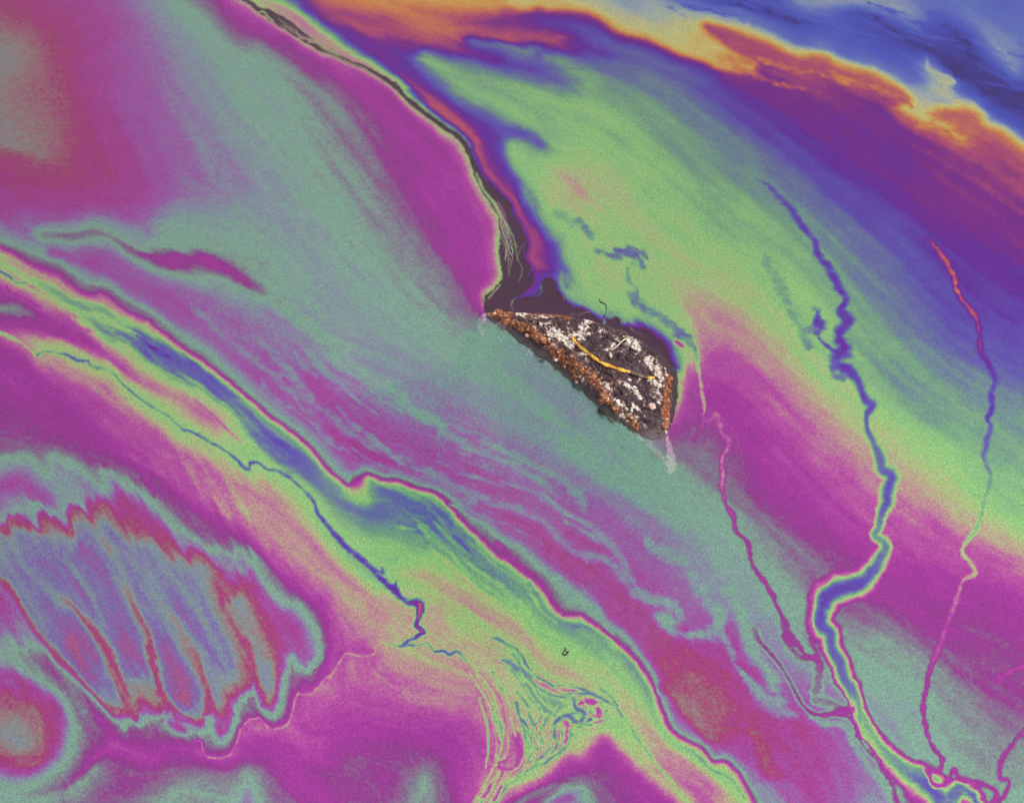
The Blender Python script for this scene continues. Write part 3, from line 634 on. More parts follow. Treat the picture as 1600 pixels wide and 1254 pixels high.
def stroke(pts, t, w, edge=0.9, alpha=1.0, rag=1.0):
    """a drawn-out filament: thickness t over a width w (pixels), falling off softly"""
    w = np.atleast_1d(np.array(w, float))
    r = path_dist(pts, t, w, float(w.max()) * 2.4 + 6)
    if r is None: return
    sl, D, V, W = r
    hw = W * 0.42
    D = D + rag * (RAG1[sl] * (0.55 * np.minimum(hw, 4.5) + 0.8) + RAG2[sl] * 0.5 * hw)
    V = V + 0.22 * rag * RAG1[sl]
    a = np.clip(1 - (D - hw * 0.12) / (hw * (0.95 + 0.6 * edge) + 0.9), 0, 1)
    a = a * a * (3 - 2 * a) * alpha
    T1[sl] = T1[sl] * (1 - a) + V * a

# zigzag outlines of the feather shaped patch
stroke(Hout[:24], 7.4, [14, 12, 16, 13, 11, 10, 11, 12, 14, 10, 11, 10], edge=1.7, rag=1.6, alpha=0.6)
stroke(Hout[23:45], 7.4, [12, 14, 12, 12, 10, 9, 10, 12, 10, 9, 10], edge=1.5, rag=1.2, alpha=0.7)
stroke([(0, 812), (20, 799), (44, 802), (59, 820), (52, 787), (80, 796), (104, 808), (122, 788)], 7.45, [14, 12, 12, 9, 8, 10, 10, 14], edge=1.7, rag=1.4, alpha=0.7)
stroke([(0, 833), (8, 836), (26, 813), (54, 830), (66, 828), (68, 804), (92, 812), (116, 828), (114, 800), (156, 796), (184, 806), (206, 830), (208, 822), (230, 842), (256, 848), (280, 856), (302, 862), (322, 872), (338, 888), (346, 925), (352, 948), (357, 912), (370, 900), (389, 925), (410, 972), (428, 1004)],
       [9.0, 9.0, 9.0, 8.95, 9.0, 9.0, 8.9, 9.0, 9.0, 8.95, 9.0], [11, 11, 12, 11, 10, 8, 12, 11, 9, 14, 14, 12, 10, 13, 14, 13, 14, 14, 12, 10, 7, 8, 12, 13, 14, 12], edge=1.7, rag=1.6, alpha=0.75)
stroke([(60, 850), (85, 862), (110, 885), (140, 925), (155, 960), (165, 985)], [9.9, 9.85, 9.8, 9.8, 9.7, 9.7], [8, 9, 8, 8, 7, 6], edge=1.3, rag=0.8, alpha=0.8)
stroke([(120, 850), (150, 880), (170, 925), (186, 960)], [10.5, 10.6, 10.55, 10.5], [14, 18, 16, 10], edge=1.3, rag=0.8, alpha=0.8)
stroke([(196, 862), (214, 890), (235, 930), (262, 970), (285, 1020)], [9.8, 9.85, 9.8, 9.75, 9.8], [9, 12, 10, 9, 7], edge=1.3, rag=0.8, alpha=0.8)
stroke([(250, 880), (275, 905), (300, 930), (318, 965), (328, 1000)], [9.8, 9.8, 9.85, 9.8, 9.8], [12, 14, 14, 10, 8], edge=1.3, rag=0.9, alpha=0.75)
stroke([(175, 1105), (205, 1100), (240, 1098), (262, 1100)], [8.95, 8.9, 8.9, 8.8], [8, 8, 8, 7], edge=1.0, rag=0.6, alpha=0.8)
stroke(L1[1:9], [9.0, 9.0, 9.0, 8.9, 8.9], [6, 6, 6, 5, 6], edge=1.5, rag=1.1, alpha=0.8)
stroke(L2[2:], [9.4, 9.1, 9.0, 9.0, 9.0], [6, 9, 11, 12, 12, 10], edge=1.5, rag=1.1, alpha=0.8)
stroke(L3[3:], [9.3, 8.95, 8.85, 8.8, 8.8, 8.7], [5, 8, 10, 9, 8, 7, 8], edge=1.5, rag=1.1, alpha=0.8)
stroke(L4[3:], [9.4, 9.1, 8.95, 8.9, 8.8], [6, 9, 12, 12, 12], edge=1.5, rag=1.1, alpha=0.8)
stroke(L5[1:], [9.0, 8.95, 8.9, 8.9], [10, 14, 12, 12], edge=1.5, rag=1.1, alpha=0.8)
_fy, _fx = np.mgrid[0:FH, 0:520].astype(np.float32); _fx += X0 + 0; _fy += Y0
_m = np.clip(1.15 - ((_fx - 220) / 290) ** 2 - ((_fy - 940) / 230) ** 2, 0, 1)
_m = np.clip(_m * 2.5, 0, 1)
T1[:, 0:520] += 0.34 * _m * fbm((_fx * 0.866 - _fy * 0.5) / 11, (_fx * 0.5 + _fy * 0.866) / 110, 311, 3, 0.6)
del _fx, _fy, _m
# fine veins of the very thin film at the upper right
stroke([(1140, 6), (1161, 10), (1185, 17), (1208, 24), (1232, 30), (1262, 38), (1290, 46)], [1.2, 1.05, 1.0, 0.95, 1.1, 1.2, 1.4], [4, 5, 6, 8, 5, 4, 3], edge=1.2, rag=2.0, alpha=0.8)
stroke([(1330, 22), (1364, 27), (1385, 38), (1402, 50), (1424, 66), (1448, 76), (1465, 80)], [1.3, 1.15, 1.1, 1.0, 0.95, 0.95, 1.0], [5, 7, 8, 8, 7, 5, 5], edge=1.2, rag=2.0, alpha=0.85)
stroke([(1470, 88), (1482, 98), (1500, 112), (1520, 124), (1545, 142), (1572, 156), (1604, 170)], [0.95, 0.85, 0.9, 0.85, 0.9, 0.9, 0.95], [10, 14, 12, 18, 14, 16, 16], edge=1.3, rag=2.2, alpha=0.8)
stroke([(1470, 40), (1492, 54), (1508, 66), (1516, 84), (1534, 104), (1555, 128), (1580, 144), (1604, 150)], [1.3, 1.1, 0.95, 0.95, 1.0, 1.0, 1.0, 1.0], [6, 12, 12, 8, 10, 10, 10, 10], edge=1.3, rag=2.2, alpha=0.8)
stroke([(1446, 88), (1448, 104), (1456, 112), (1474, 116), (1488, 127), (1472, 134), (1467, 143), (1482, 150), (1498, 158), (1504, 168)], [1.9, 2.1, 2.15, 2.2, 2.3, 2.25, 2.25, 2.3, 2.4, 2.5], [4, 5, 6, 5, 5, 5, 6, 6, 7, 8], edge=1.0, rag=1.0)
for k_ in range(46):
    rg_ = random.Random(900 + k_)
    x_ = rg_.uniform(1040, 1600); y_ = rg_.uniform(-5, 12) + max(0, (x_ - 1200)) * rg_.uniform(0.0, 0.42)
    l_ = rg_.uniform(30, 110); an = math.radians(rg_.uniform(8, 34))
    stroke([(x_, y_), (x_ + l_ * .5 * math.cos(an), y_ + l_ * .5 * math.sin(an) + rg_.uniform(-3, 3)), (x_ + l_ * math.cos(an), y_ + l_ * math.sin(an))],
           rg_.choice([1.3, 1.4, 1.75, 1.9, 2.0]), [1.5, rg_.uniform(2.5, 6), 1.5], edge=1.4, rag=1.6, alpha=rg_.uniform(0.25, 0.5))
# orange wisps trailing into the purple
for pts_ in [[(1120, 100), (1170, 112), (1215, 128), (1260, 140)], [(1180, 90), (1230, 104), (1290, 116), (1340, 140)], [(1300, 118), (1350, 134), (1400, 150), (1425, 168)], [(1440, 196), (1490, 216), (1530, 232)], [(1260, 104), (1300, 112), (1360, 138)]]:
    stroke(pts_, [2.75, 2.8, 2.85, 3.0], [8, 9, 7, 4], edge=1.6, rag=1.8, alpha=0.65)
# violet filament on the right, running down to the blue pool
stroke([(1180, 280), (1205, 295), (1232, 322), (1252, 352)], [4.2, 3.8, 3.7, 3.7], [4, 8, 12, 10])
stroke([(1252, 352), (1273, 380), (1278, 398), (1292, 416), (1304, 430), (1312, 452), (1321, 470), (1314, 484), (1325, 503)], [3.7, 3.7, 3.6, 3.6, 3.6, 3.6, 3.6, 3.6, 3.5], [9, 9, 10, 14, 13, 12, 13, 10, 14])
stroke([(1321, 470), (1314, 486), (1326, 500), (1310, 522), (1320, 545), (1306, 566), (1330, 582)], [3.6, 3.6, 3.55, 3.45, 3.35, 3.5, 3.6], [11, 12, 20, 20, 26, 24, 18])
stroke([(1306, 566), (1302, 580), (1316, 594)], [3.8, 3.9, 4.2], [16, 14, 8])
stroke([(1330, 582), (1342, 600), (1351, 622), (1362, 633), (1354, 650), (1356, 672), (1366, 692), (1374, 715), (1378, 735), (1392, 744), (1386, 768), (1386, 786), (1378, 802), (1374, 822), (1367, 838), (1383, 849), (1377, 870), (1362, 893), (1342, 912), (1300, 925), (1285, 950), (1280, 972),
        (1296, 990), (1300, 1012), (1312, 1034), (1318, 1060), (1330, 1075)],
       [3.65, 3.65, 3.65, 3.7, 3.75, 3.85, 4.0, 4.0, 3.9, 3.75, 3.75, 3.75, 3.85, 4.2, 4.3, 4.2, 4.1, 3.85, 3.7, 3.65, 3.7, 3.75, 3.85, 3.9, 3.95, 3.9, 4.0],
       [16, 14, 16, 16, 10, 8, 14, 16, 18, 24, 22, 22, 18, 14, 14, 18, 22, 30, 38, 46, 42, 36, 32, 30, 28, 30, 30], edge=1.2, rag=0.45)
stroke([(1330, 1075), (1338, 1090), (1346, 1115), (1362, 1145), (1388, 1178), (1415, 1205), (1450, 1225), (1480, 1262)], [4.0, 4.3, 4.5, 4.5, 4.3, 4.0, 3.8, 3.8], [22, 22, 26, 30, 36, 44, 56, 60], edge=0.8, rag=0.4)
stroke([(1385, 1195), (1420, 1235), (1440, 1270)], [5.0, 5.0, 5.0], [34, 40, 44], edge=1.0, alpha=0.5)
stroke([(1478, 1255), (1500, 1232), (1522, 1245), (1530, 1265)], [4.1, 4.1, 3.9, 4.0], [30, 34, 34, 30], edge=0.9)
stroke([(1326, 1085), (1332, 1110), (1350, 1148), (1380, 1182), (1410, 1200), (1445, 1206)], 4.3, [16, 14, 14, 16, 16, 14], edge=0.7, alpha=0.7)
# its spurs
stroke([(1270, 480), (1278, 486), (1276, 500), (1284, 512), (1276, 520)], [4.2, 3.8, 3.6, 3.65, 3.9], [6, 10, 14, 15, 8], edge=1.25, rag=1.7)
stroke([(1276, 515), (1284, 532), (1300, 545), (1312, 552)], [3.9, 3.75, 3.7, 3.6], [8, 5, 5, 7])
stroke([(1255, 518), (1270, 512), (1280, 508)], [4.4, 4.1, 3.8], [18, 14, 10], edge=1.25, rag=1.7)
stroke([(1255, 520), (1265, 538), (1275, 546)], [4.4, 4.3, 4.5], [16, 12, 8], alpha=0.9, edge=1.25, rag=1.7)
stroke([(1195, 405), (1215, 440), (1232, 475), (1248, 505)], [4.5, 4.45, 4.4, 4.4], [14, 20, 18, 22], alpha=0.75, edge=1.25, rag=1.7)
# red to violet filament near the right edge
stroke([(1448, 372), (1462, 386), (1474, 402), (1490, 432), (1496, 456), (1512, 478), (1524, 496), (1530, 520), (1534, 548), (1545, 572), (1556, 592), (1549, 612), (1550, 636), (1541, 654), (1548, 668), (1543, 690), (1537, 712), (1546, 738), (1544, 762), (1538, 785), (1532, 808), (1522, 832), (1508, 852), (1506, 864), (1520, 884),
        (1524, 896), (1506, 908), (1498, 930), (1482, 968), (1470, 1000), (1456, 1040), (1447, 1075), (1443, 1100), (1446, 1135), (1454, 1162), (1473, 1187), (1468, 1202), (1450, 1204)],
       [3.2, 3.0, 2.95, 2.92, 2.92, 2.95, 3.0, 3.2, 3.3, 3.4, 3.5, 3.6, 3.65, 3.7, 3.75, 3.85, 4.0, 4.2, 4.4, 4.6, 4.6, 4.7, 4.8, 5.0, 5.2, 5.3, 5.5, 5.7, 5.9, 6.0, 6.1, 6.25, 6.3, 6.35, 6.3, 6.2, 6.2, 6.3],
       [4, 8, 8, 9, 10, 10, 10, 9, 9, 10, 13, 9, 8, 6, 8, 8, 9, 7, 6, 6, 7, 7, 6, 6, 6, 6, 6, 7, 8, 8, 9, 9, 9, 8, 9, 9, 8, 8])
stroke([(1450, 1204), (1456, 1222), (1472, 1226), (1484, 1216), (1490, 1203), (1500, 1218), (1520, 1224), (1545, 1228), (1556, 1238), (1548, 1262)], 6.25, [8, 9, 10, 9, 7, 8, 8, 8, 9, 10])
stroke([(1640, 1110), (1600, 1143), (1580, 1166), (1568, 1182), (1562, 1212), (1577, 1218), (1572, 1235), (1556, 1258)], [6.3, 6.35, 6.35, 6.3, 6.3, 6.3, 6.4, 6.3], [9, 9, 9, 8, 8, 8, 8, 8])
stroke([(1560, 1060), (1580, 1048), (1610, 1040)], [6.1, 5.95, 5.95], [10, 8, 8], alpha=0.8)
# pink filament below the stone's right end
stroke([(1080, 525), (1088, 548), (1092, 575), (1096, 600), (1100, 628), (1099, 655), (1112, 655), (1120, 647), (1125, 662), (1127, 676), (1139, 688), (1137, 702), (1127, 716), (1131, 742), (1129, 762), (1136, 792), (1145, 806), (1149, 828), (1166, 846), (1170, 868), (1181, 892), (1196, 908), (1210, 938), (1226, 972), (1238, 998), (1256, 1018), (1270, 1028)],
       [4.2, 4.4, 4.9, 5.2, 5.4, 5.7, 5.75, 5.7, 5.8, 5.75, 5.8, 5.75, 5.8, 5.7, 5.9, 6.1, 6.2, 6.25, 6.3, 6.3, 6.3, 6.25, 6.3, 6.35, 6.4, 6.5, 6.5],
       [8, 8, 6, 5, 5, 6, 8, 8, 8, 7, 7, 6, 5, 6, 6, 7, 9, 6, 8, 8, 9, 7, 8, 9, 10, 8, 8])
stroke([(1099, 655), (1092, 672), (1086, 686)], [5.8, 6.0, 6.2], [8, 8, 6], alpha=0.8)
stroke([(1226, 980), (1232, 1006), (1250, 1024), (1275, 1026)], [6.6, 6.5, 6.5, 6.4], [16, 18, 14, 18])
stroke([(1296, 905), (1268, 930), (1266, 990), (1280, 1030), (1280, 1060), (1276, 1090), (1300, 1100), (1320, 1110)], [6.0, 6.2, 6.2, 6.2, 6.25, 6.3, 6.35, 6.4], [12, 10, 12, 18, 18, 18, 20, 14], alpha=0.65)
stroke([(1180, 988), (1186, 1000), (1200, 1014), (1214, 1032), (1230, 1056), (1244, 1082), (1260, 1106), (1280, 1116), (1310, 1112), (1330, 1108)], [6.5, 6.5, 6.6, 6.6, 6.6, 6.55, 6.45, 6.4, 6.3, 6.2], [14, 16, 10, 9, 9, 9, 10, 10, 14, 14], rag=0.6)
stroke([(1266, 1120), (1290, 1130), (1322, 1134), (1334, 1160), (1352, 1190), (1380, 1225), (1400, 1262)], 7.4, [6, 10, 14, 12, 12, 14, 16], alpha=0.85)
stroke([(1312, 1112), (1332, 1125), (1346, 1160), (1372, 1192), (1392, 1222), (1406, 1262)], [6.3, 6.35, 6.3, 6.3, 6.3, 6.3], [12, 10, 9, 9, 10, 12], alpha=0.8)
# blue-grey veins in the mauve field
for pts, tt, ww in [
    ([(395, 520), (455, 585), (470, 610), (500, 640), (560, 682), (620, 712), (680, 742), (740, 775), (800, 792), (848, 815), (866, 830), (884, 850), (905, 865), (945, 872), (966, 892), (980, 912), (990, 928)], 7.85, [8, 14, 14, 14, 11, 11, 12, 12, 10, 11, 12, 12, 12, 12, 12, 10, 8]),
    ([(690, 672), (740, 700), (800, 728), (842, 752), (858, 776), (872, 792), (900, 808), (930, 830), (960, 860), (985, 900), (1004, 930), (1034, 936)], [7.6, 7.6, 7.65, 7.6, 7.6, 7.7, 7.75, 7.8, 7.8, 7.8, 7.8, 7.7], [10, 10, 11, 12, 12, 10, 8, 10, 12, 10, 8, 10]),
    ([(760, 690), (820, 720), (880, 750), (905, 775), (912, 800)], [7.6, 7.6, 7.65, 7.7, 7.8], [10, 8, 8, 10, 8]),
    ([(1015, 850), (1050, 868), (1075, 885), (1100, 925), (1125, 960)], [7.6, 7.6, 7.6, 7.65, 7.6], [14, 16, 14, 14, 18]),
    ([(985, 925), (1010, 932), (1040, 940), (1062, 956), (1060, 972), (1040, 966)], [7.9, 7.7, 7.6, 7.5, 7.6, 7.6], [8, 12, 14, 12, 12, 14]),
    ([(1038, 962), (1044, 980), (1060, 988), (1085, 992), (1112, 992), (1122, 975), (1124, 956)], [7.4, 7.4, 7.5, 7.5, 7.5, 7.4, 7.3], [18, 14, 10, 10, 14, 16, 14]),
    ([(1122, 975), (1130, 992), (1142, 1012), (1150, 1040), (1162, 1056)], [7.5, 7.6, 7.7, 7.9, 7.7], [10, 8, 6, 5, 8]),
    ([(1162, 1056), (1180, 1072), (1200, 1092), (1222, 1106), (1240, 1118)], [7.5, 7.35, 7.35, 7.4, 7.8], [8, 16, 20, 22, 10]),
    ([(1165, 985), (1175, 1010), (1195, 1040), (1210, 1070), (1225, 1095)], [7.4, 7.4, 7.4, 7.4, 7.6], [14, 18, 16, 16, 12]),
    ([(1140, 920), (1160, 960), (1172, 990)], [7.4, 7.4, 7.4], [14, 14, 14]),
    ([(430, 470), (500, 525), (560, 580), (620, 620), (690, 665)], 7.4, [14, 16, 16, 14, 12]),
    ([(880, 690), (940, 730), (1000, 770), (1060, 810)], [7.35, 7.4, 7.4, 7.4], [18, 20, 22, 24]),
    ([(300, 480), (350, 525), (420, 580), (500, 660)], [7.9, 7.9, 7.9, 8.1], [10, 12, 10, 10]),
    ([(870, 905), (890, 925), (915, 940), (935, 965), (955, 988)], [7.5, 7.4, 7.4, 7.5, 7.7], [14, 24, 24, 14, 10]),
]:
    stroke(pts, tt, np.array(ww) * 1.15, edge=1.9, rag=1.3, alpha=0.85)
stroke([(1040, 1075), (1075, 1105), (1110, 1148), (1140, 1126), (1160, 1130)], [9.35, 9.35, 9.4, 8.7, 8.6], [14, 18, 20, 22, 20], edge=2.2, rag=1.6, alpha=0.6)
stroke([(1175, 1140), (1190, 1170), (1203, 1205), (1220, 1214)], [9.2, 9.35, 9.4, 9.2], [14, 18, 20, 14], edge=2.2, rag=1.6, alpha=0.6)
# finer drawn-out threads: in the green and blue band, and in the mauve field below the stone
_pb, _ = spline(E1[1:22], 0.0, 4.0); _pc, _ = spline(E1[27:44], 0.0, 4.0)
for _pp, _n, _lo, _hi, _sd in ((_pb, 60, 8, 58, 600), (_pc, 40, 8, 70, 700)):
    _d = np.gradient(_pp, axis=0)
    _d = np.stack([np.convolve(np.pad(_d[:, i], 10, mode='edge'), np.ones(21) / 21, 'valid') for i in (0, 1)], -1); _d /= np.linalg.norm(_d, axis=1)[:, None]
    for k_ in range(_n):
        rg_ = random.Random(_sd + k_)
        i_ = rg_.randrange(0, len(_pp) - 30); m_ = rg_.randrange(9, 26); o0 = rg_.uniform(_lo, _hi); o1 = o0 + rg_.uniform(-7, 7)
        pts_ = []
        for f_ in (0, .33, .66, 1):
            j_ = i_ + int(m_ * f_); o_ = o0 + (o1 - o0) * f_ + rg_.uniform(-2, 2)
            pts_.append((_pp[j_, 0] - _d[j_, 1] * o_, _pp[j_, 1] + _d[j_, 0] * o_))
        yc = int(np.clip(pts_[1][1] - Y0, 0, FH - 1)); xc = int(np.clip(pts_[1][0] - X0, 0, FW - 1))
        stroke(pts_, float(T1[yc, xc]) + rg_.choice([-0.35, -0.25, 0.3, 0.45, 0.5]), [1.5, rg_.uniform(2.5, 7), rg_.uniform(2.5, 6), 1.5], edge=1.5, rag=1.4, alpha=rg_.uniform(0.5, 0.85))
_pm, _ = spline([(395, 520), (470, 605), (560, 680), (680, 742), (800, 792), (870, 835), (945, 880), (1000, 935)], 0.0, 5.0)
_d = np.gradient(_pm, axis=0); _d /= np.linalg.norm(_d, axis=1)[:, None]
for k_ in range(44):
    rg_ = random.Random(800 + k_)
    i_ = rg_.randrange(0, len(_pm) - 34); m_ = rg_.randrange(12, 32); o0 = rg_.uniform(-95, 40); o1 = o0 + rg_.uniform(-8, 14)
    pts_ = []
    for f_ in (0, .25, .5, .75, 1):
        j_ = i_ + int(m_ * f_); o_ = o0 + (o1 - o0) * f_ + rg_.uniform(-3, 3)
        pts_.append((_pm[j_, 0] - _d[j_, 1] * o_, _pm[j_, 1] + _d[j_, 0] * o_))
    stroke(pts_, rg_.choice([7.6, 7.75, 7.85, 8.0, 8.5]), [1.5, rg_.uniform(3, 8), rg_.uniform(3, 7), rg_.uniform(2, 6), 1.5], edge=1.5, rag=1.5, alpha=rg_.uniform(0.35, 0.75))
# thin dark line inside the band and the knot it ends in
stroke([(0, 424), (14, 432), (24, 440), (45, 443)], [3.9, 3.9, 4.0, 4.4], [4, 4, 4, 3])
stroke([(0, 518), (24, 530), (57, 553)], [5.0, 5.0, 4.8], [4, 4, 4])
stroke(E3[3:20], [4.3, 4.0, 4.0, 3.9, 4.0, 4.2, 4.3, 4.1, 4.2, 4.1, 3.9, 3.9, 4.0, 3.9, 3.8, 3.7, 3.7], [3, 3, 4, 5, 5, 4, 3, 3, 3, 4, 4, 5, 4, 5, 7, 5, 5], edge=0.7)
stroke(E3[19:27] + [(590, 898), (603, 912), (617, 923)], [3.7, 3.8, 3.8, 3.75, 3.7, 3.65, 3.6, 3.6, 3.6, 3.6, 3.5], [5, 6, 6, 6, 6, 9, 10, 9, 7, 8, 12], edge=0.7)
stroke([(545, 858), (560, 866), (585, 888), (598, 894), (597, 886)], [3.7, 3.8, 3.8, 3.9, 4.2], [6, 5, 4, 4, 3], edge=0.6)
stroke([(617, 910), (616, 922), (632, 938), (650, 940), (657, 945), (655, 960), (649, 975), (659, 987), (646, 996), (636, 1002), (624, 1010)], [3.8, 3.4, 3.5, 3.5, 3.5, 3.5, 3.5, 3.5, 3.5, 3.6, 3.8], [5, 14, 13, 16, 17, 14, 14, 15, 12, 7, 5], edge=0.7)
stroke([(640, 940), (655, 944), (654, 962), (650, 977), (658, 986), (648, 994)], [3.1, 2.98, 3.0, 2.98, 3.0, 3.1], [6, 9, 7, 9, 9, 6], edge=0.8)
stroke([(624, 1010), (608, 1007), (594, 1004), (586, 1012), (584, 1020), (560, 1025), (541, 1021), (528, 1040), (518, 1055), (508, 1060), (488, 1084), (465, 1082)], [4.2, 4.6, 5.1, 5.4, 5.5, 5.5, 5.5, 5.5, 5.5, 5.5, 5.5, 5.5], [4, 3, 3, 3, 3.5, 3, 3, 3, 4, 4, 2.5, 2.5], edge=0.6, alpha=0.8)
stroke([(465, 1082), (451, 1126), (440, 1138), (420, 1137), (403, 1120), (382, 1128), (358, 1178), (322, 1180), (312, 1156), (290, 1162)], [5.5, 5.6, 5.6, 5.6, 5.6, 5.6, 5.6, 5.6, 5.8, 6.0], 3, edge=0.6)
stroke([(624, 1010), (655, 1007), (668, 1004), (680, 1019), (694, 1017), (704, 1022), (716, 1017), (730, 1030), (740, 1038)], [4.1, 4.1, 4.0, 3.9, 3.8, 3.9, 4.1, 4.2, 4.6], [3, 4, 4, 5, 4, 5, 4, 4, 3], edge=0.6)
stroke([(740, 1038), (758, 1062), (772, 1090), (776, 1120), (790, 1148), (790, 1178), (776, 1190), (780, 1205), (760, 1230), (742, 1258)], [5.0, 5.1, 5.1, 5.1, 5.1, 5.1, 5.1, 5.2, 5.2, 5.2], [5, 6, 5, 6, 6, 5, 6, 5, 6, 6], edge=0.8)
# violet clumps drifting in the green field
stroke([(868, 335), (890, 345), (915, 362)], [4.6, 4.5, 4.6], [16, 14, 10], alpha=0.8, edge=1.25, rag=1.7)
stroke([(905, 345), (918, 362), (930, 378)], [4.4, 4.15, 4.4], [8, 14, 10], edge=1.25, rag=1.7)
stroke([(935, 395), (958, 402), (978, 398), (1000, 392)], [4.3, 4.1, 4.0, 4.05], [10, 12, 16, 14], edge=1.25, rag=1.7)
stroke([(985, 395), (1000, 404), (1004, 414)], [4.1, 4.0, 4.3], [16, 14, 10], edge=1.25, rag=1.7)
stroke([(990, 412), (980, 432), (992, 452), (990, 470)], [4.4, 4.25, 4.3, 4.4], [9, 13, 10, 9], edge=1.25, rag=1.7)
stroke([(985, 462), (1005, 480), (1028, 492), (1050, 508), (1066, 522), (1080, 535)], [4.4, 4.2, 4.25, 4.35, 4.15, 4.4], [12, 16, 10, 12, 18, 12], edge=1.25, rag=1.7)
stroke([(940, 385), (950, 398)], 4.4, [8, 10], alpha=0.7)
stroke([(1055, 535), (1066, 540)], 6.1, 7)
# marbled swirl near the bottom
for pts, tt, ww in [
    ([(775, 996), (795, 1008), (806, 1014), (818, 1030), (830, 1050), (845, 1063), (862, 1068), (890, 1070), (915, 1078), (935, 1088), (950, 1096)], [4.3, 4.28, 4.08, 4.03, 4.03, 4.08, 4.13, 4.18, 4.18, 4.28, 4.4], [3, 5, 6, 6, 7, 6, 6, 5, 5, 4, 4]),
    ([(845, 1066), (870, 1076), (895, 1080), (915, 1086)], [5.6, 5.9, 6.0, 5.7], [6, 9, 10, 6]),
    ([(880, 1084), (905, 1086), (925, 1082)], [4.28, 4.18, 4.28], [4, 5, 4]),
    ([(782, 1029), (796, 1034), (806, 1044), (820, 1054), (828, 1070), (838, 1090), (850, 1104), (866, 1110), (878, 1106)], [4.28, 4.03, 4.28, 4.48, 4.25, 4.3, 4.48, 4.28, 4.48], [4, 9, 8, 8, 9, 12, 10, 10, 8]),
    ([(850, 1092), (868, 1098), (882, 1102)], [4.4, 4.4, 4.5], [18, 20, 12]),
    ([(770, 1048), (780, 1066), (786, 1080), (792, 1088)], [4.4, 4.48, 4.3, 4.6], [4, 5, 5, 3]),
    ([(806, 1080), (818, 1092), (826, 1104)], [4.4, 4.3, 4.5], 4),
    ([(806, 1098), (814, 1118), (826, 1138), (830, 1160), (828, 1178), (820, 1196)], [4.28, 4.08, 3.93, 3.98, 4.03, 4.18], [6, 9, 9, 8, 8, 7]),
    ([(826, 1112), (836, 1130), (842, 1150), (850, 1164)], [4.28, 4.08, 4.18, 4.38], [5, 7, 7, 5]),
    ([(868, 1112), (856, 1124), (848, 1140), (840, 1152)], [4.18, 4.08, 4.08, 4.28], [9, 8, 9, 5]),
    ([(846, 1128), (838, 1136), (842, 1146)], 5.9, 6),
    ([(930, 1130), (905, 1132), (885, 1118), (870, 1126), (866, 1146), (872, 1160), (862, 1178), (842, 1192), (815, 1208), (795, 1222), (780, 1240), (772, 1262)], [3.88, 3.98, 4.08, 3.98, 3.98, 4.08, 4.08, 4.08, 4.08, 4.08, 4.13, 4.18], [6, 8, 8, 9, 9, 7, 9, 8, 9, 9, 8, 8]),
    ([(895, 1092), (900, 1106), (912, 1114), (908, 1126)], [4.08, 3.98, 3.98, 4.08], [6, 7, 8, 7]),
    ([(906, 1100), (922, 1096), (934, 1102), (936, 1116), (940, 1126), (926, 1130)], [6.2, 6.2, 6.1, 6.2, 6.1, 6.0], [6, 10, 8, 8, 9, 8]),
    ([(916, 1112), (926, 1118), (918, 1126)], [3.68, 3.58, 3.78], 5),
    ([(880, 1126), (888, 1138), (884, 1158), (870, 1172)], [5.9, 6.0, 5.9, 5.6], [8, 9, 8, 6]),
    ([(892, 1140), (888, 1160), (872, 1178), (850, 1194)], [4.48, 4.48, 4.38, 4.48], [4, 4, 4, 3]),
    ([(890, 1138), (900, 1154)], [4.3, 4.6], 3),
    ([(855, 1180), (838, 1186), (825, 1196)], [4.4, 4.48, 4.4], 4),
    ([(835, 1170), (850, 1172), (862, 1168)], [4.18, 4.18, 4.28], 5),
    ([(792, 1186), (778, 1190), (782, 1198), (800, 1200)], [6.1, 6.2, 6.1, 6.0], [4, 7, 6, 5]),
    ([(806, 1150), (812, 1175), (806, 1196)], [6.1, 6.1, 6.0], [12, 12, 9]),
    ([(775, 1222), (760, 1240), (750, 1262)], [4.48, 4.48, 4.48], 4),
    ([(768, 1225), (756, 1245)], [6.0, 6.0], 6),
    ([(784, 1228), (772, 1250)], [6.0, 6.0], 6),
    ([(938, 1076), (958, 1092), (972, 1118), (990, 1142), (1008, 1170), (1030, 1198), (1055, 1228), (1078, 1258)], [4.4, 4.3, 4.4, 4.5, 4.6, 4.7, 4.8, 4.9], [4, 4, 4, 4, 4, 4, 4, 4]),
    ([(1070, 1168), (1090, 1180), (1110, 1200), (1140, 1215), (1165, 1250)], [4.3, 4.4, 4.5, 4.6, 4.6], [3, 4, 3, 4, 3]),
    ([(826, 908), (838, 928), (850, 945), (862, 958), (880, 972)], [4.3, 4.3, 4.48, 4.38, 4.38], [4, 5, 5, 5, 6]),
]:
    stroke(pts, tt, ww, edge=0.75)
_sw = [[(782, 1029), (806, 1044), (828, 1070), (850, 1104), (872, 1112)], [(806, 1098), (820, 1128), (830, 1160), (824, 1192), (796, 1222)], [(930, 1128), (890, 1118), (868, 1140), (866, 1170), (835, 1196), (790, 1228), (774, 1258)],
       [(775, 996), (806, 1014), (830, 1050), (862, 1068), (910, 1078), (945, 1094)], [(868, 1112), (848, 1138), (850, 1164), (828, 1190), (800, 1215)], [(745, 1040), (772, 1090), (790, 1150), (782, 1195), (752, 1256)],
       [(900, 1092), (914, 1112), (936, 1108), (938, 1126), (910, 1132), (885, 1150)]]
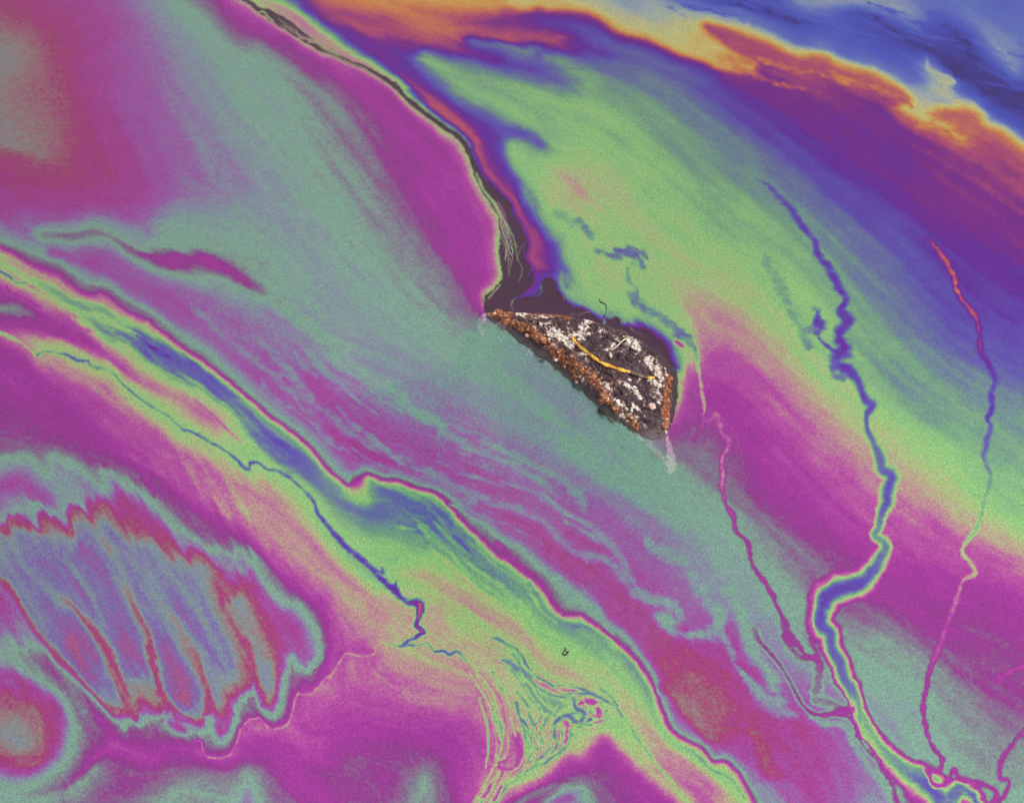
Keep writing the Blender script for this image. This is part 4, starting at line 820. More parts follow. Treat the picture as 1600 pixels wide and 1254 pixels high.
for k_ in range(66):
    rg_ = random.Random(1300 + k_)
    b_ = _sw[k_ % len(_sw)]; ox = rg_.gauss(0, 9); oy = rg_.gauss(0, 6)
    pts_ = [(x + ox + rg_.gauss(0, 2.5), y + oy + rg_.gauss(0, 2.5)) for x, y in b_]
    a_ = rg_.randrange(0, max(1, len(pts_) - 3)); pts_ = pts_[a_:a_ + rg_.randrange(3, 6)]
    stroke(pts_, rg_.choice([3.9, 4.1, 4.3, 4.4, 5.6, 5.8, 6.0, 5.1]), [1, rg_.uniform(1.8, 4.0), rg_.uniform(1.8, 3.5), 1], edge=1.0, rag=1.0, alpha=rg_.uniform(0.5, 0.95))
# line along the upper edge of the band: hair-thin magenta
stroke([(880, 961), (908, 960), (930, 974), (960, 999), (990, 1025), (1012, 1052)], 6.3, [4, 5, 4, 4, 4, 3], edge=0.6)
stroke([(778, 850), (796, 868), (820, 888), (845, 910), (862, 940), (880, 960)], [6.2, 6.25, 6.4, 6.4, 6.3, 6.2], [10, 12, 12, 9, 6, 4], edge=0.7)

# --- where there is no film at all (bare dark water)
BX0, BX1, BY0, BY1 = 340, 1090, -20, 720
by, bx = np.mgrid[BY0:BY1, BX0:BX1].astype(np.float32)
inside = np.zeros(bx.shape, bool)
sp_l, _ = spline(crack_l, 0.0, 4); sp_r, _ = spline(crack_r, 0.0, 4)
poly = np.concatenate([sp_l, [(800, 640), (1000, 700)], sp_r[::-1]])
wx = bx + 3.0 * fbm(bx / 9, by / 6, 5, 4, 0.65); wy = by + 2.2 * fbm(bx / 7, by / 7, 9, 3)
for i in range(len(poly)):
    a = poly[i]; b = poly[(i + 1) % len(poly)]
    if a[1] == b[1]: continue
    c = ((a[1] > wy) != (b[1] > wy)) & (wx < (b[0] - a[0]) * (wy - a[1]) / (b[1] - a[1]) + a[0])
    inside ^= c
# the rest of that polygon lies under the stone: the film comes up to the stone's lower side
low = [(757, 493), (1046, 674)]
below = (bx - low[0][0]) * (low[1][1] - low[0][1]) - (by - low[0][1]) * (low[1][0] - low[0][0]) < 0
inside &= ~below
COV = np.ones((FH, FW), np.float32)
oy, ox = BY0 - Y0, BX0 - X0
COV[oy:oy + inside.shape[0], ox:ox + inside.shape[1]] = blur(1.0 - inside.astype(np.float32), 0.7)

def thread(pts, t, w, cover=1.0):
    """a thread of film drawn across the bare water"""
    w = np.atleast_1d(np.array(w, float))
    r = path_dist(pts, t, w, float(w.max()) + 5)
    sl, D, V, W = r
    a = np.clip(1.0 - (D - W * 0.5 + 0.5) / 1.2, 0, 1) * cover
    T1[sl] = np.where((a > 0.05) & (COV[sl] < 0.6), V, T1[sl])
    COV[sl] = np.maximum(COV[sl], a)

thread([(404, 18), (412, 16), (418, 26), (426, 32)], 5.2, 2, 0.9)
thread([(462, 46), (470, 58), (490, 62), (508, 72), (522, 84)], 5.2, 2.2, 0.8)
thread([(482, 64), (498, 68), (512, 78), (530, 86)], 5.3, 3.0, 0.9)
thread([(536, 92), (576, 112), (612, 136)], 5.3, 1.6, 0.6)
thread([(745, 270), (752, 290), (764, 308), (780, 330), (790, 350), (796, 372), (802, 395)], 5.1, [2, 2.5, 3, 3, 3, 2.5, 2], 0.9)
thread([(750, 280), (758, 300), (772, 322), (782, 342), (786, 360), (792, 380), (790, 405)], 5.4, [2, 2, 2.5, 3, 3, 2, 2], 0.85)
thread([(776, 316), (788, 334), (792, 352), (800, 368)], 6.2, [2, 2, 2, 1.5], 0.7)
thread([(783, 352), (786, 372), (795, 392), (800, 410), (796, 425)], 6.0, [2, 1.6, 1.8, 1.6, 1.4], 0.45)
thread([(822, 372), (818, 388), (822, 400), (832, 418), (826, 432)], 3.4, [2, 2, 3, 3, 2], 0.8)
thread([(815, 380), (810, 400), (818, 420), (812, 440)], 5.3, [1.5, 1.5, 1.5, 1.5], 0.3)
thread([(758, 470), (756, 462), (768, 452), (774, 440), (784, 436)], 5.2, [2, 2.5, 3, 3, 3], 0.85)
thread([(764, 466), (772, 456), (782, 446)], 5.2, 2, 0.7)
thread([(801, 486), (799, 474), (804, 466), (820, 462), (840, 462), (846, 450), (844, 438), (856, 430)], [5.9, 5.9, 3.6, 3.6, 3.7, 4.4, 4.4, 4.4], [1.0, 1.4, 2, 2.5, 2.5, 2, 1.5, 1.5], 0.6)
thread([(938, 494), (944, 500), (942, 506)], [4.2, 4.3, 4.4], [5, 3.5, 2], 0.9)
thread([(865, 490), (880, 492), (900, 491), (925, 491)], 2.1, 1.6, 0.22)
thread([(985, 512), (992, 519), (1000, 523)], 2.1, 2, 0.3)
thread([(880, 462), (900, 478), (925, 488), (940, 498)], 2.2, 1.5, 0.4)

for k_ in range(9):
    rg_ = random.Random(400 + k_)
    o_ = rg_.uniform(-10, 12); j_ = rg_.randrange(0, 3)
    base_ = [(764, 318), (778, 340), (790, 362), (798, 384), (803, 408), (806, 430), (802, 450)][j_:j_ + 4]
    thread([(x + o_ + rg_.uniform(-3, 3), y + rg_.uniform(-4, 4)) for x, y in base_], rg_.choice([5.1, 5.3, 6.0, 2.2, 4.9]), [0.9, 1.6, 1.4, 0.8], rg_.uniform(0.25, 0.7))
for k_ in range(7):
    rg_ = random.Random(440 + k_)
    t_ = rg_.uniform(0, 1); x_ = 420 + 110 * t_; y_ = 24 + 66 * t_
    thread([(x_, y_ + rg_.uniform(-5, 5)), (x_ + 14, y_ + 9 + rg_.uniform(-4, 4)), (x_ + 30, y_ + 18 + rg_.uniform(-4, 4))], rg_.choice([5.1, 5.4, 6.0]), [0.9, 1.6, 0.9], rg_.uniform(0.4, 0.8))
# film right under the hook shaped curl at the rim
def warp(x, y):
    """small irregular meanders shared by all lines"""
    ax = 2.6 * fbm(x / 34, y / 34, 21, 3) + 0.8 * fbm(x / 9, y / 9, 31, 2)
    ay = 2.6 * fbm(x / 34, y / 34, 22, 3) + 0.8 * fbm(x / 9, y / 9, 32, 2)
    # the current has drawn the film's fronts out into teeth along its direction
    for mx_, my_, rx_, ry_, ux, uy, amp, wl, sd in (
            (235, 925, 300, 250, 0.50, 0.866, 30.0, 17.0, 301), (235, 925, 300, 250, 0.52, 0.854, 13.0, 7.0, 308), (800, 120, 240, 110, 0.87, 0.49, 15.0, 13.0, 302), (1330, 130, 360, 130, 0.87, 0.49, 11.0, 13.0, 303),
            (990, 430, 130, 120, 0.62, 0.78, 12.0, 9.0, 304), (300, 400, 220, 60, 0.88, 0.47, 12.0, 10.0, 305), (1090, 960, 170, 190, 0.6, 0.8, 10.0, 11.0, 306), (260, 560, 330, 190, 0.75, 0.66, 8.0, 8.0, 307)):
        r2 = ((x - mx_) / rx_) ** 2 + ((y - my_) / ry_) ** 2
        m = np.clip(1.25 - r2, 0, 1); m = m * m * (3 - 2 * m)
        across = x * uy - y * ux; along = x * ux + y * uy
        w_ = amp * m * (fbm(across / wl, along / (wl * 9), sd, 3, 0.6))
        ax = ax + w_ * ux; ay = ay + w_ * uy
    return x + ax, y + ay
# ------------------------------------------------------------------ materials
PAL = [  # film thickness in colour orders -> colour the film gives to reflected daylight (sRGB)
    (0.00, 84, 62, 84), (0.60, 66, 54, 110), (1.00, 66, 58, 142), (1.50, 78, 86, 188), (1.85, 102, 118, 190), (2.10, 160, 174, 172), (2.35, 200, 192, 122),
    (2.55, 206, 160, 86), (2.75, 202, 122, 82), (3.00, 176, 78, 112), (3.25, 124, 45, 136), (3.50, 99, 44, 154), (3.80, 96, 80, 172), (4.10, 104, 112, 156), (4.45, 116, 156, 130),
    (4.90, 142, 190, 122), (5.20, 166, 180, 126), (5.50, 182, 142, 140), (5.85, 178, 82, 156), (6.20, 160, 55, 152), (6.60, 142, 59, 137), (6.95, 128, 112, 138),
    (7.40, 125, 163, 143), (7.80, 130, 138, 156), (8.20, 148, 94, 160), (8.60, 160, 67, 148), (8.95, 159, 63, 114), (9.40, 146, 124, 124), (9.75, 124, 142, 150),
    (10.25, 124, 104, 164), (10.65, 148, 84, 146), (11.00, 170, 84, 118)]
TMAX = 12.0
FILM = 0.80           # how much of the view the film's reflection takes; the rest looks down into the water
SKY_L = 0.90
CLEAR = 0.66          # light that passes the film
BED_L = np.array([0.066, 0.024, 0.056])

m_film, nt, out = new_mat('oil_film')
N = nt.nodes.new; LK = nt.links.new
at = N('ShaderNodeAttribute'); at.attribute_name = 'thickness'
ac = N('ShaderNodeAttribute'); ac.attribute_name = 'cover'
tc = N('ShaderNodeTexCoord')
g1 = N('ShaderNodeTexNoise'); g1.inputs['Scale'].default_value = 190.0; g1.inputs['Detail'].default_value = 3.0; g1.inputs['Roughness'].default_value = 0.75
g2 = N('ShaderNodeTexNoise'); g2.inputs['Scale'].default_value = 60.0; g2.inputs['Detail'].default_value = 3.0
g3 = N('ShaderNodeTexNoise'); g3.inputs['Scale'].default_value = 400.0; g3.inputs['Detail'].default_value = 1.0; g3.inputs['Roughness'].default_value = 0.8
for g in (g1, g2, g3): LK(tc.outputs['Object'], g.inputs['Vector'])
def math_node(op, a, b=None, clamp=False):
    n = N('ShaderNodeMath'); n.operation = op; n.use_clamp = clamp
    for i, v in enumerate((a, b)):
        if v is None: continue
        if isinstance(v, (int, float)): n.inputs[i].default_value = v
        else: LK(v, n.inputs[i])
    return n.outputs[0]
d1 = math_node('MULTIPLY', math_node('SUBTRACT', g1.outputs['Fac'], 0.5), 0.9)
d2 = math_node('MULTIPLY', math_node('SUBTRACT', g2.outputs['Fac'], 0.5), 0.30)
# the thinner the film the finer its unevenness
amt = math_node('MULTIPLY', at.outputs['Fac'], 0.11, True)
dd = math_node('MULTIPLY', math_node('ADD', d1, d2), amt)
tt_ = math_node('DIVIDE', math_node('ADD', at.outputs['Fac'], dd), TMAX)
rp = N('ShaderNodeValToRGB')
cr = rp.color_ramp
cr.interpolation = 'LINEAR'
for i, (t, r, g, b) in enumerate(PAL):
    c = np.clip((srgb(r, g, b) - CLEAR * BED_L) / (FILM * SKY_L), 0.004, 1.0)
    if i == 0: e = cr.elements[0]; e.position = 0.0
    elif i == 1: e = cr.elements[1]; e.position = t / TMAX
    else: e = cr.elements.new(t / TMAX)
    e.color = (c[0], c[1], c[2], 1)
LK(tt_, rp.inputs['Fac'])
# dust and droplets: fine speckle
spk = N('ShaderNodeMapRange'); spk.inputs['From Min'].default_value = 0.30; spk.inputs['From Max'].default_value = 0.70
spk.inputs['To Min'].default_value = 0.79; spk.inputs['To Max'].default_value = 1.21
LK(g3.outputs['Fac'], spk.inputs['Value'])
mul = N('ShaderNodeMixRGB'); mul.blend_type = 'MULTIPLY'; mul.inputs['Fac'].default_value = 1.0
LK(rp.outputs['Color'], mul.inputs['Color1']); LK(spk.outputs['Result'], mul.inputs['Color2'])
# scattered specks of dirt lying on the film
vo = N('ShaderNodeTexVoronoi'); vo.inputs['Scale'].default_value = 42.0
LK(tc.outputs['Object'], vo.inputs['Vector'])
sv = N('ShaderNodeSeparateColor'); LK(vo.outputs['Color'], sv.inputs[0])
rad_ = math_node('MULTIPLY', math_node('POWER', sv.outputs[0], 5.0), 0.075)
hit = math_node('LESS_THAN', vo.outputs['Distance'], rad_)
keep_ = math_node('MULTIPLY', hit, 0.62)
mul2 = N('ShaderNodeMixRGB'); mul2.blend_type = 'MIX'; mul2.inputs['Color2'].default_value = (0.03, 0.025, 0.04, 1)
LK(keep_, mul2.inputs['Fac']); LK(mul.outputs['Color'], mul2.inputs['Color1'])
gl = N('ShaderNodeBsdfGlossy'); gl.inputs['Roughness'].default_value = 0.13
gl2 = N('ShaderNodeBsdfGlossy'); gl2.inputs['Roughness'].default_value = 0.42
tr = N('ShaderNodeBsdfTransparent'); tr.inputs['Color'].default_value = (CLEAR, CLEAR, CLEAR, 1)
dim = N('ShaderNodeMixRGB'); dim.blend_type = 'MULTIPLY'; dim.inputs['Fac'].default_value = 1.0; dim.inputs['Color2'].default_value = (FILM, FILM, FILM, 1)
LK(mul2.outputs['Color'], dim.inputs['Color1']); LK(dim.outputs['Color'], gl.inputs['Color']); LK(dim.outputs['Color'], gl2.inputs['Color'])
gm = N('ShaderNodeMixShader'); gm.inputs['Fac'].default_value = 0.40; LK(gl.outputs[0], gm.inputs[1]); LK(gl2.outputs[0], gm.inputs[2])
ad = N('ShaderNodeAddShader'); LK(gm.outputs[0], ad.inputs[0]); LK(tr.outputs[0], ad.inputs[1])
tr0 = N('ShaderNodeBsdfTransparent')
mx = N('ShaderNodeMixShader')
LK(ac.outputs['Fac'], mx.inputs['Fac'])
LK(tr0.outputs[0], mx.inputs[1]); LK(ad.outputs[0], mx.inputs[2]); LK(mx.outputs[0], out.inputs['Surface'])

# water: faint mirror over a brownish tint
m_water, nt, out = new_mat('murky_water')
N = nt.nodes.new; LK = nt.links.new
gl = N('ShaderNodeBsdfGlossy'); gl.inputs['Roughness'].default_value = 0.03; gl.inputs['Color'].default_value = (1, 1, 1, 1)
tr = N('ShaderNodeBsdfTransparent'); tr.inputs['Color'].default_value = (0.86, 0.84, 0.86, 1)
fr = N('ShaderNodeFresnel'); fr.inputs['IOR'].default_value = 1.33
mx = N('ShaderNodeMixShader')
LK(fr.outputs[0], mx.inputs['Fac']); LK(tr.outputs[0], mx.inputs[1]); LK(gl.outputs[0], mx.inputs[2]); LK(mx.outputs[0], out.inputs['Surface'])

# bed: dark silt
m_bed, nt, out = new_mat('silt')
N = nt.nodes.new; LK = nt.links.new
pb = N('ShaderNodeBsdfPrincipled'); pb.inputs['Roughness'].default_value = 0.9
tc = N('ShaderNodeTexCoord'); nz = N('ShaderNodeTexNoise'); nz.inputs['Scale'].default_value = 14; nz.inputs['Detail'].default_value = 5
LK(tc.outputs['Object'], nz.inputs['Vector'])
r_ = N('ShaderNodeValToRGB'); r_.color_ramp.elements[0].position = 0.3; r_.color_ramp.elements[1].position = 0.7
r_.color_ramp.elements[0].color = (0.092, 0.029, 0.078, 1); r_.color_ramp.elements[1].color = (0.116, 0.038, 0.100, 1)
LK(nz.outputs['Fac'], r_.inputs['Fac']); LK(r_.outputs['Color'], pb.inputs['Base Color']); LK(pb.outputs[0], out.inputs['Surface'])

# stone: dark, wet, with rust coloured and whitish crusts
m_rock, nt, out = new_mat('crusted_stone')
N = nt.nodes.new; LK = nt.links.new
pb = N('ShaderNodeBsdfPrincipled')
tc = N('ShaderNodeTexCoord')
a_c = N('ShaderNodeAttribute'); a_c.attribute_name = 'crust'
a_r = N('ShaderNodeAttribute'); a_r.attribute_name = 'rust'
def noise(scale, detail=4, rough=0.6):
    n = N('ShaderNodeTexNoise'); n.inputs['Scale'].default_value = scale; n.inputs['Detail'].default_value = detail; n.inputs['Roughness'].default_value = rough
    LK(tc.outputs['Object'], n.inputs['Vector']); return n.outputs['Fac']
def ramp(fac, *stops):
    r = N('ShaderNodeValToRGB')
    for i, (p, c) in enumerate(stops):
        e = r.color_ramp.elements[i] if i < 2 else r.color_ramp.elements.new(p)
        e.position = p; e.color = (*c, 1)
    LK(fac, r.inputs['Fac']); return r.outputs['Color']
def mixc(fac, a, b):
    m = N('ShaderNodeMixRGB'); LK(fac, m.inputs['Fac']); LK(a, m.inputs['Color1']); LK(b, m.inputs['Color2']); return m.outputs['Color']
base = ramp(noise(70), (0.25, (0.030, 0.015, 0.022)), (0.55, (0.066, 0.036, 0.050)), (0.75, (0.12, 0.07, 0.085)))
rust = ramp(noise(160, 5, 0.7), (0.33, (0.03, 0.008, 0.004)), (0.46, (0.30, 0.075, 0.022)), (0.58, (0.46, 0.16, 0.065)), (0.68, (0.80, 0.56, 0.42)))  # palest stop paints in highlight specks, darkest stop paints in shaded cavities
white = ramp(noise(240, 4, 0.7), (0.36, (0.26, 0.12, 0.10)), (0.46, (0.72, 0.58, 0.52)), (0.56, (0.90, 0.84, 0.78)))
def thr(attr, nsc, lo, hi, gain):
    # attribute strength broken up by noise
    s = math_node2('ADD', attr, math_node2('MULTIPLY', math_node2('SUBTRACT', noise(nsc, 4, 0.7), 0.5), gain))
    m = N('ShaderNodeMapRange'); m.inputs['From Min'].default_value = lo; m.inputs['From Max'].default_value = hi
    LK(s, m.inputs['Value']); return m.outputs['Result']
def math_node2(op, a, b=None):
    n = N('ShaderNodeMath'); n.operation = op
    for i, v in enumerate((a, b)):
        if v is None: continue
        if isinstance(v, (int, float)): n.inputs[i].default_value = v
        else: LK(v, n.inputs[i])
    return n.outputs[0]
f_r = thr(a_r.outputs['Fac'], 150, 0.42, 0.62, 3.2)
f_c = thr(a_c.outputs['Fac'], 120, 0.66, 0.84, 3.4)
f_h = thr(a_c.outputs['Fac'], 120, 0.36, 0.64, 3.4)
halo = ramp(noise(200, 4, 0.7), (0.38, (0.07, 0.03, 0.028)), (0.5, (0.26, 0.13, 0.105)), (0.62, (0.55, 0.36, 0.31)))
a_silt_lift = N('ShaderNodeAttribute'); a_silt_lift.attribute_name = 'silt'  # silt under water, plus brightening painted onto the shaded front strip
silt = ramp(noise(60), (0.3, (0.10, 0.075, 0.088)), (0.7, (0.16, 0.125, 0.142)))  # paler than base; on the front strip it stands in for skylight
colr = mixc(f_c, mixc(f_h, mixc(f_r, mixc(a_silt_lift.outputs['Fac'], base, silt), rust), halo), white)
LK(colr, pb.inputs['Base Color'])
rr = N('ShaderNodeMapRange'); rr.inputs['To Min'].default_value = 0.17; rr.inputs['To Max'].default_value = 0.75
LK(f_c, rr.inputs['Value']); LK(rr.outputs['Result'], pb.inputs['Roughness'])
bp = N('ShaderNodeBump'); bp.inputs['Strength'].default_value = 0.9; bp.inputs['Distance'].default_value = 0.004
LK(noise(330, 5, 0.75), bp.inputs['Height']); LK(bp.outputs[0], pb.inputs['Normal'])
LK(pb.outputs[0], out.inputs['Surface'])

def simple(name, stops, scale=120, rough=0.5, bump=0.5, dist=0.001):
    m, nt_, out_ = new_mat(name)
    n_ = nt_.nodes.new; l_ = nt_.links.new
    p_ = n_('ShaderNodeBsdfPrincipled'); p_.inputs['Roughness'].default_value = rough
    t_ = n_('ShaderNodeNewGeometry'); z_ = n_('ShaderNodeTexNoise'); z_.inputs['Scale'].default_value = scale; z_.inputs['Detail'].default_value = 5; z_.inputs['Roughness'].default_value = 0.7
    l_(t_.outputs['Position'], z_.inputs['Vector'])
    r2 = n_('ShaderNodeValToRGB')
    for i, (p, c) in enumerate(stops):
        e = r2.color_ramp.elements[i] if i < 2 else r2.color_ramp.elements.new(p)
        e.position = 0.5 + (p - 0.5) * 0.55; e.color = (*c, 1)
    l_(z_.outputs['Fac'], r2.inputs['Fac']); l_(r2.outputs['Color'], p_.inputs['Base Color'])
    b_ = n_('ShaderNodeBump'); b_.inputs['Strength'].default_value = bump; b_.inputs['Distance'].default_value = dist
    l_(z_.outputs['Fac'], b_.inputs['Height']); l_(b_.outputs[0], p_.inputs['Normal'])
    l_(p_.outputs[0], out_.inputs['Surface'])
    return m
m_rust = simple('rust_nodule', [(0.28, (0.03, 0.010, 0.006)), (0.50, (0.24, 0.075, 0.03)), (0.66, (0.50, 0.20, 0.09)), (0.84, (0.85, 0.66, 0.54))], 240, 0.3, 0.9, 0.0015)
m_pale = simple('pale_crust', [(0.3, (0.22, 0.13, 0.12)), (0.45, (0.70, 0.60, 0.54)), (0.65, (0.86, 0.80, 0.74))], 260, 0.7, 0.9, 0.0015)
m_pink = simple('pink_nodule', [(0.3, (0.25, 0.10, 0.09)), (0.5, (0.55, 0.30, 0.26)), (0.7, (0.78, 0.60, 0.55))], 180, 0.45, 0.6)
m_scrap = simple('pale_scrap', [(0.3, (0.55, 0.50, 0.38)), (0.6, (0.85, 0.82, 0.70))], 90, 0.4, 0.4)
m_straw = simple('yellow_straw', [(0.25, (0.16, 0.05, 0.01)), (0.48, (0.55, 0.26, 0.02)), (0.75, (0.86, 0.60, 0.08))], 110, 0.4, 0.6)
m_straw_dark = simple('weathered_straw', [(0.3, (0.05, 0.035, 0.025)), (0.7, (0.17, 0.13, 0.10))], 75, 0.5, 0.6)
m_fibre = simple('black_fibre', [(0.3, (0.006, 0.006, 0.008)), (0.7, (0.02, 0.02, 0.025))], 100, 0.5, 0.2)
# ------------------------------------------------------------------ bed and water
Z_FILM, Z_WATER, Z_BED = 0.002, -0.002, -0.30
R = 400.0
bed = mesh_obj('stream_bed', [(-R, -R, Z_BED), (R, -R, Z_BED), (R, R, Z_BED), (-R, R, Z_BED)], [(0, 1, 2, 3)], m_bed, smooth=False)
tag(bed, 'dark silty bed below the water', 'stream bed', kind='structure')
water = mesh_obj('water', [(-R, -R, Z_WATER), (R, -R, Z_WATER), (R, R, Z_WATER), (-R, R, Z_WATER)], [(0, 1, 2, 3)], m_water, smooth=False)
tag(water, 'still dark water showing bare beside the stone', 'water', kind='structure')

# ------------------------------------------------------------------ the oil film: a flat sheet with a thickness at every point
MS = 1.7
mx0, mx1, my0, my1 = -104, 1704, -84, 1338
nx = int((mx1 - mx0) / MS) + 1; ny = int((my1 - my0) / MS) + 1
gx, gy = np.meshgrid(np.linspace(mx0, mx1, nx), np.linspace(my0, my1, ny))
lx, ly = warp(gx.astype(np.float32), gy.astype(np.float32))
tv = sample(T1, lx, ly, 1).ravel(); cv = sample(COV, lx, ly, 1).ravel()
co = on_plane(gx.ravel(), gy.ravel(), Z_FILM)
idx = np.arange(nx * ny).reshape(ny, nx)
quads = np.stack([idx[1:, :-1], idx[1:, 1:], idx[:-1, 1:], idx[:-1, :-1]], -1).reshape(-1, 4)
keep = cv[quads].max(axis=1) > 0.03
quads = quads[keep]
# the slick goes on beyond: rings of growing size out to the far water
border = np.concatenate([idx[0, :-1], idx[:-1, -1], idx[-1, :0:-1], idx[:0:-1, 0]])
bco = co[border]; bt = tv[border]
cen = np.array([0.0, 0.1, Z_FILM])
scales = [1.012, 1.03, 1.055, 1.09, 1.13, 1.18, 1.25, 1.34, 1.45, 1.6, 1.8, 2.1, 2.5, 3.1, 4.0, 5.5, 8.0, 12, 20, 40, 90, 200]
nb = len(border)
vs_all = [co]; ts_all = [tv]; cs_all = [cv]; q_all = [quads]
prev = border; off = len(co)
ks = np.ones(61) / 61
bts = np.convolve(np.concatenate([bt[-30:], bt, bt[:30]]), ks, 'valid')
for k, s in enumerate(scales):
    p = cen + (bco - cen) * s
    f = min(1.0, (s - 1) / 0.9); f = f * f * (3 - 2 * f)
    f2 = min(1.0, (s - 1) / 0.2)
    w = 6.4 + 4.2 * fbm((p[:, 0] * 0.8 + p[:, 1] * 0.6) * 0.7 + 3, (p[:, 1] * 0.8 - p[:, 0] * 0.6) * 1.7, 91, 4)
    t = (bt * (1 - f2) + bts * f2) * (1 - f) + np.clip(w, 2.0, 11.5) * f
    ids = np.arange(nb) + off
    q_all.append(np.stack([prev, np.roll(prev, -1), np.roll(ids, -1), ids], -1))
    vs_all.append(p); ts_all.append(t); cs_all.append(np.ones(nb))
    prev = ids; off += nb
film = big_mesh('oil_film', np.concatenate(vs_all), np.concatenate(q_all), m_film, {'thickness': np.concatenate(ts_all), 'cover': np.concatenate(cs_all)})
tag(film, 'rainbow coloured oil film spread in swirling bands over the water', 'oil film', kind='stuff')

# ------------------------------------------------------------------ the stone
CTRL = []   # photo pixel + height in metres
def ctl(*items):
    for x, y, z in items:
        p = on_plane(float(x), float(y), z / 100.0)
        CTRL.append((p[0], p[1], z / 100.0))
wl_low = [(757, 492), (775, 509), (800, 527), (828, 548), (850, 563), (872, 580), (890, 596), (907, 608), (925, 628), (945, 644), (965, 659), (985, 673), (1003, 686), (1020, 691), (1034, 690), (1043, 680)]
wl_right = [(1046, 660), (1046, 630), (1048, 600), (1045, 585)]
wl_up = [(1040, 565), (1030, 550), (1010, 537), (985, 522), (960, 511), (930, 502), (900, 496), (870, 492), (840, 489), (810, 488), (780, 487), (764, 488)]
for x, y in wl_low + wl_right + wl_up: ctl((x, y, 0.0))
ctl((766, 492, 0.42), (785, 498, 0.95), (805, 510, 1.22), (830, 525, 1.54), (852, 538, 1.70), (880, 556, 1.80), (905, 578, 1.91), (930, 600, 1.91), (952, 620, 1.70), (972, 640, 1.48), (990, 660, 0.95), (1002, 674, 0.53))
ctl((812, 529, 0.64), (840, 549, 0.80), (865, 566, 0.85), (890, 586, 0.85), (915, 610, 0.85), (938, 632, 0.80), (960, 650, 0.64), (982, 667, 0.42))
ctl((800, 496, 0.85), (840, 508, 1.44), (870, 520, 1.91), (900, 530, 2.07), (930, 550, 2.44), (890, 505, 0.90), (930, 515, 1.12), (960, 530, 1.44), (990, 545, 1.27), (1015, 560, 1.01), (1030, 580, 1.17), (1037, 605, 1.27),
    (1038, 630, 1.17), (1036, 655, 0.80), (950, 580, 2.65), (970, 600, 2.44), (985, 620, 2.23), (1000, 640, 1.59), (1010, 610, 1.38), (1000, 585, 1.75), (1012, 655, 0.95), (1022, 675, 0.42), (985, 570, 1.80))
# below the water line
ctl((748, 500, -1.0), (752, 520, -1.5), (760, 532, -2.4), (780, 545, -3), (815, 575, -3.5), (850, 600, -4), (890, 635, -4.5), (930, 668, -4.5), (970, 700, -4.0), (1000, 716, -3.0), (1025, 728, -2.2), (1046, 742, -1.6),
    (1040, 705, -0.7), (1046, 720, -0.7), (1020, 705, -1.3), (1056, 735, -3.0), (1060, 700, -3.5), (1070, 650, -5), (1070, 590, -5), (1060, 540, -5), (1020, 505, -5), (960, 480, -5), (900, 466, -5), (840, 458, -5), (780, 458, -5), (742, 478, -4), (730, 505, -5))
cxr, cyr = 905.0, 590.0
for a in range(0, 360, 12):
    for rx_, ry_, z_ in ((235, 215, -0.16), (300, 300, -0.30), (380, 400, -0.40)):
        p = on_plane(cxr + rx_ * math.cos(math.radians(a)), cyr + ry_ * math.sin(math.radians(a)), 0.0)
        CTRL.append((p[0], p[1], z_))
CT = np.array(CTRL)
def tps(r2): return np.where(r2 > 1e-12, 0.5 * r2 * np.log(r2 + 1e-12), 0)
n_ = len(CT)
d2 = ((CT[:, None, :2] - CT[None, :, :2]) ** 2).sum(-1)
A = np.zeros((n_ + 3, n_ + 3)); A[:n_, :n_] = tps(d2) + np.eye(n_) * 2e-5
A[:n_, n_] = 1; A[:n_, n_ + 1:] = CT[:, :2]; A[n_, :n_] = 1; A[n_ + 1:, :n_] = CT[:, :2].T
sol = np.linalg.solve(A, np.concatenate([CT[:, 2], np.zeros(3)]))
def h_smooth(x, y):
    x = np.asarray(x, float); y = np.asarray(y, float)
    z = sol[n_] + sol[n_ + 1] * x + sol[n_ + 2] * y
    for i in range(n_):
        z = z + sol[i] * tps((x - CT[i, 0]) ** 2 + (y - CT[i, 1]) ** 2)
    return z

lo = on_plane(700.0, 790.0, 0.0); hi = on_plane(1100.0, 400.0, 0.0)
rx0, rx1 = -0.22, 0.43; ry0, ry1 = -0.33, 0.42
CELL = 0.0011
rnx = int((rx1 - rx0) / CELL); rny = int((ry1 - ry0) / CELL)
RX, RY = np.meshgrid(np.linspace(rx0, rx1, rnx), np.linspace(ry0, ry1, rny))
# coarse evaluate then upsample
cx_ = np.linspace(rx0, rx1, 131); cy_ = np.linspace(ry0, ry1, 151)
HC = h_smooth(*np.meshgrid(cx_, cy_))
def bil(u, fx, fy):
    gx = np.clip(fx, 0, u.shape[1] - 1.001); gy = np.clip(fy, 0, u.shape[0] - 1.001)
    ix = gx.astype(int); iy = gy.astype(int); ax = gx - ix; ay = gy - iy
    return (u[iy, ix] * (1 - ax) + u[iy, ix + 1] * ax) * (1 - ay) + (u[iy + 1, ix] * (1 - ax) + u[iy + 1, ix + 1] * ax) * ay
def cubic_up(u, fx, fy):
    def w(t): return [(-t + 2 * t * t - t ** 3) / 2, (2 - 5 * t * t + 3 * t ** 3) / 2, (t + 4 * t * t - 3 * t ** 3) / 2, (t ** 3 - t * t) / 2]
    gx = np.clip(fx, 1, u.shape[1] - 2.001); gy = np.clip(fy, 1, u.shape[0] - 2.001)
    ix = gx.astype(int); iy = gy.astype(int); wx = w(gx - ix); wy = w(gy - iy)
    return sum(wy[j] * sum(wx[i] * u[iy + j - 1, ix + i - 1] for i in range(4)) for j in range(4))
RZ = cubic_up(HC, (RX - rx0) / (rx1 - rx0) * 130, (RY - ry0) / (ry1 - ry0) * 150)
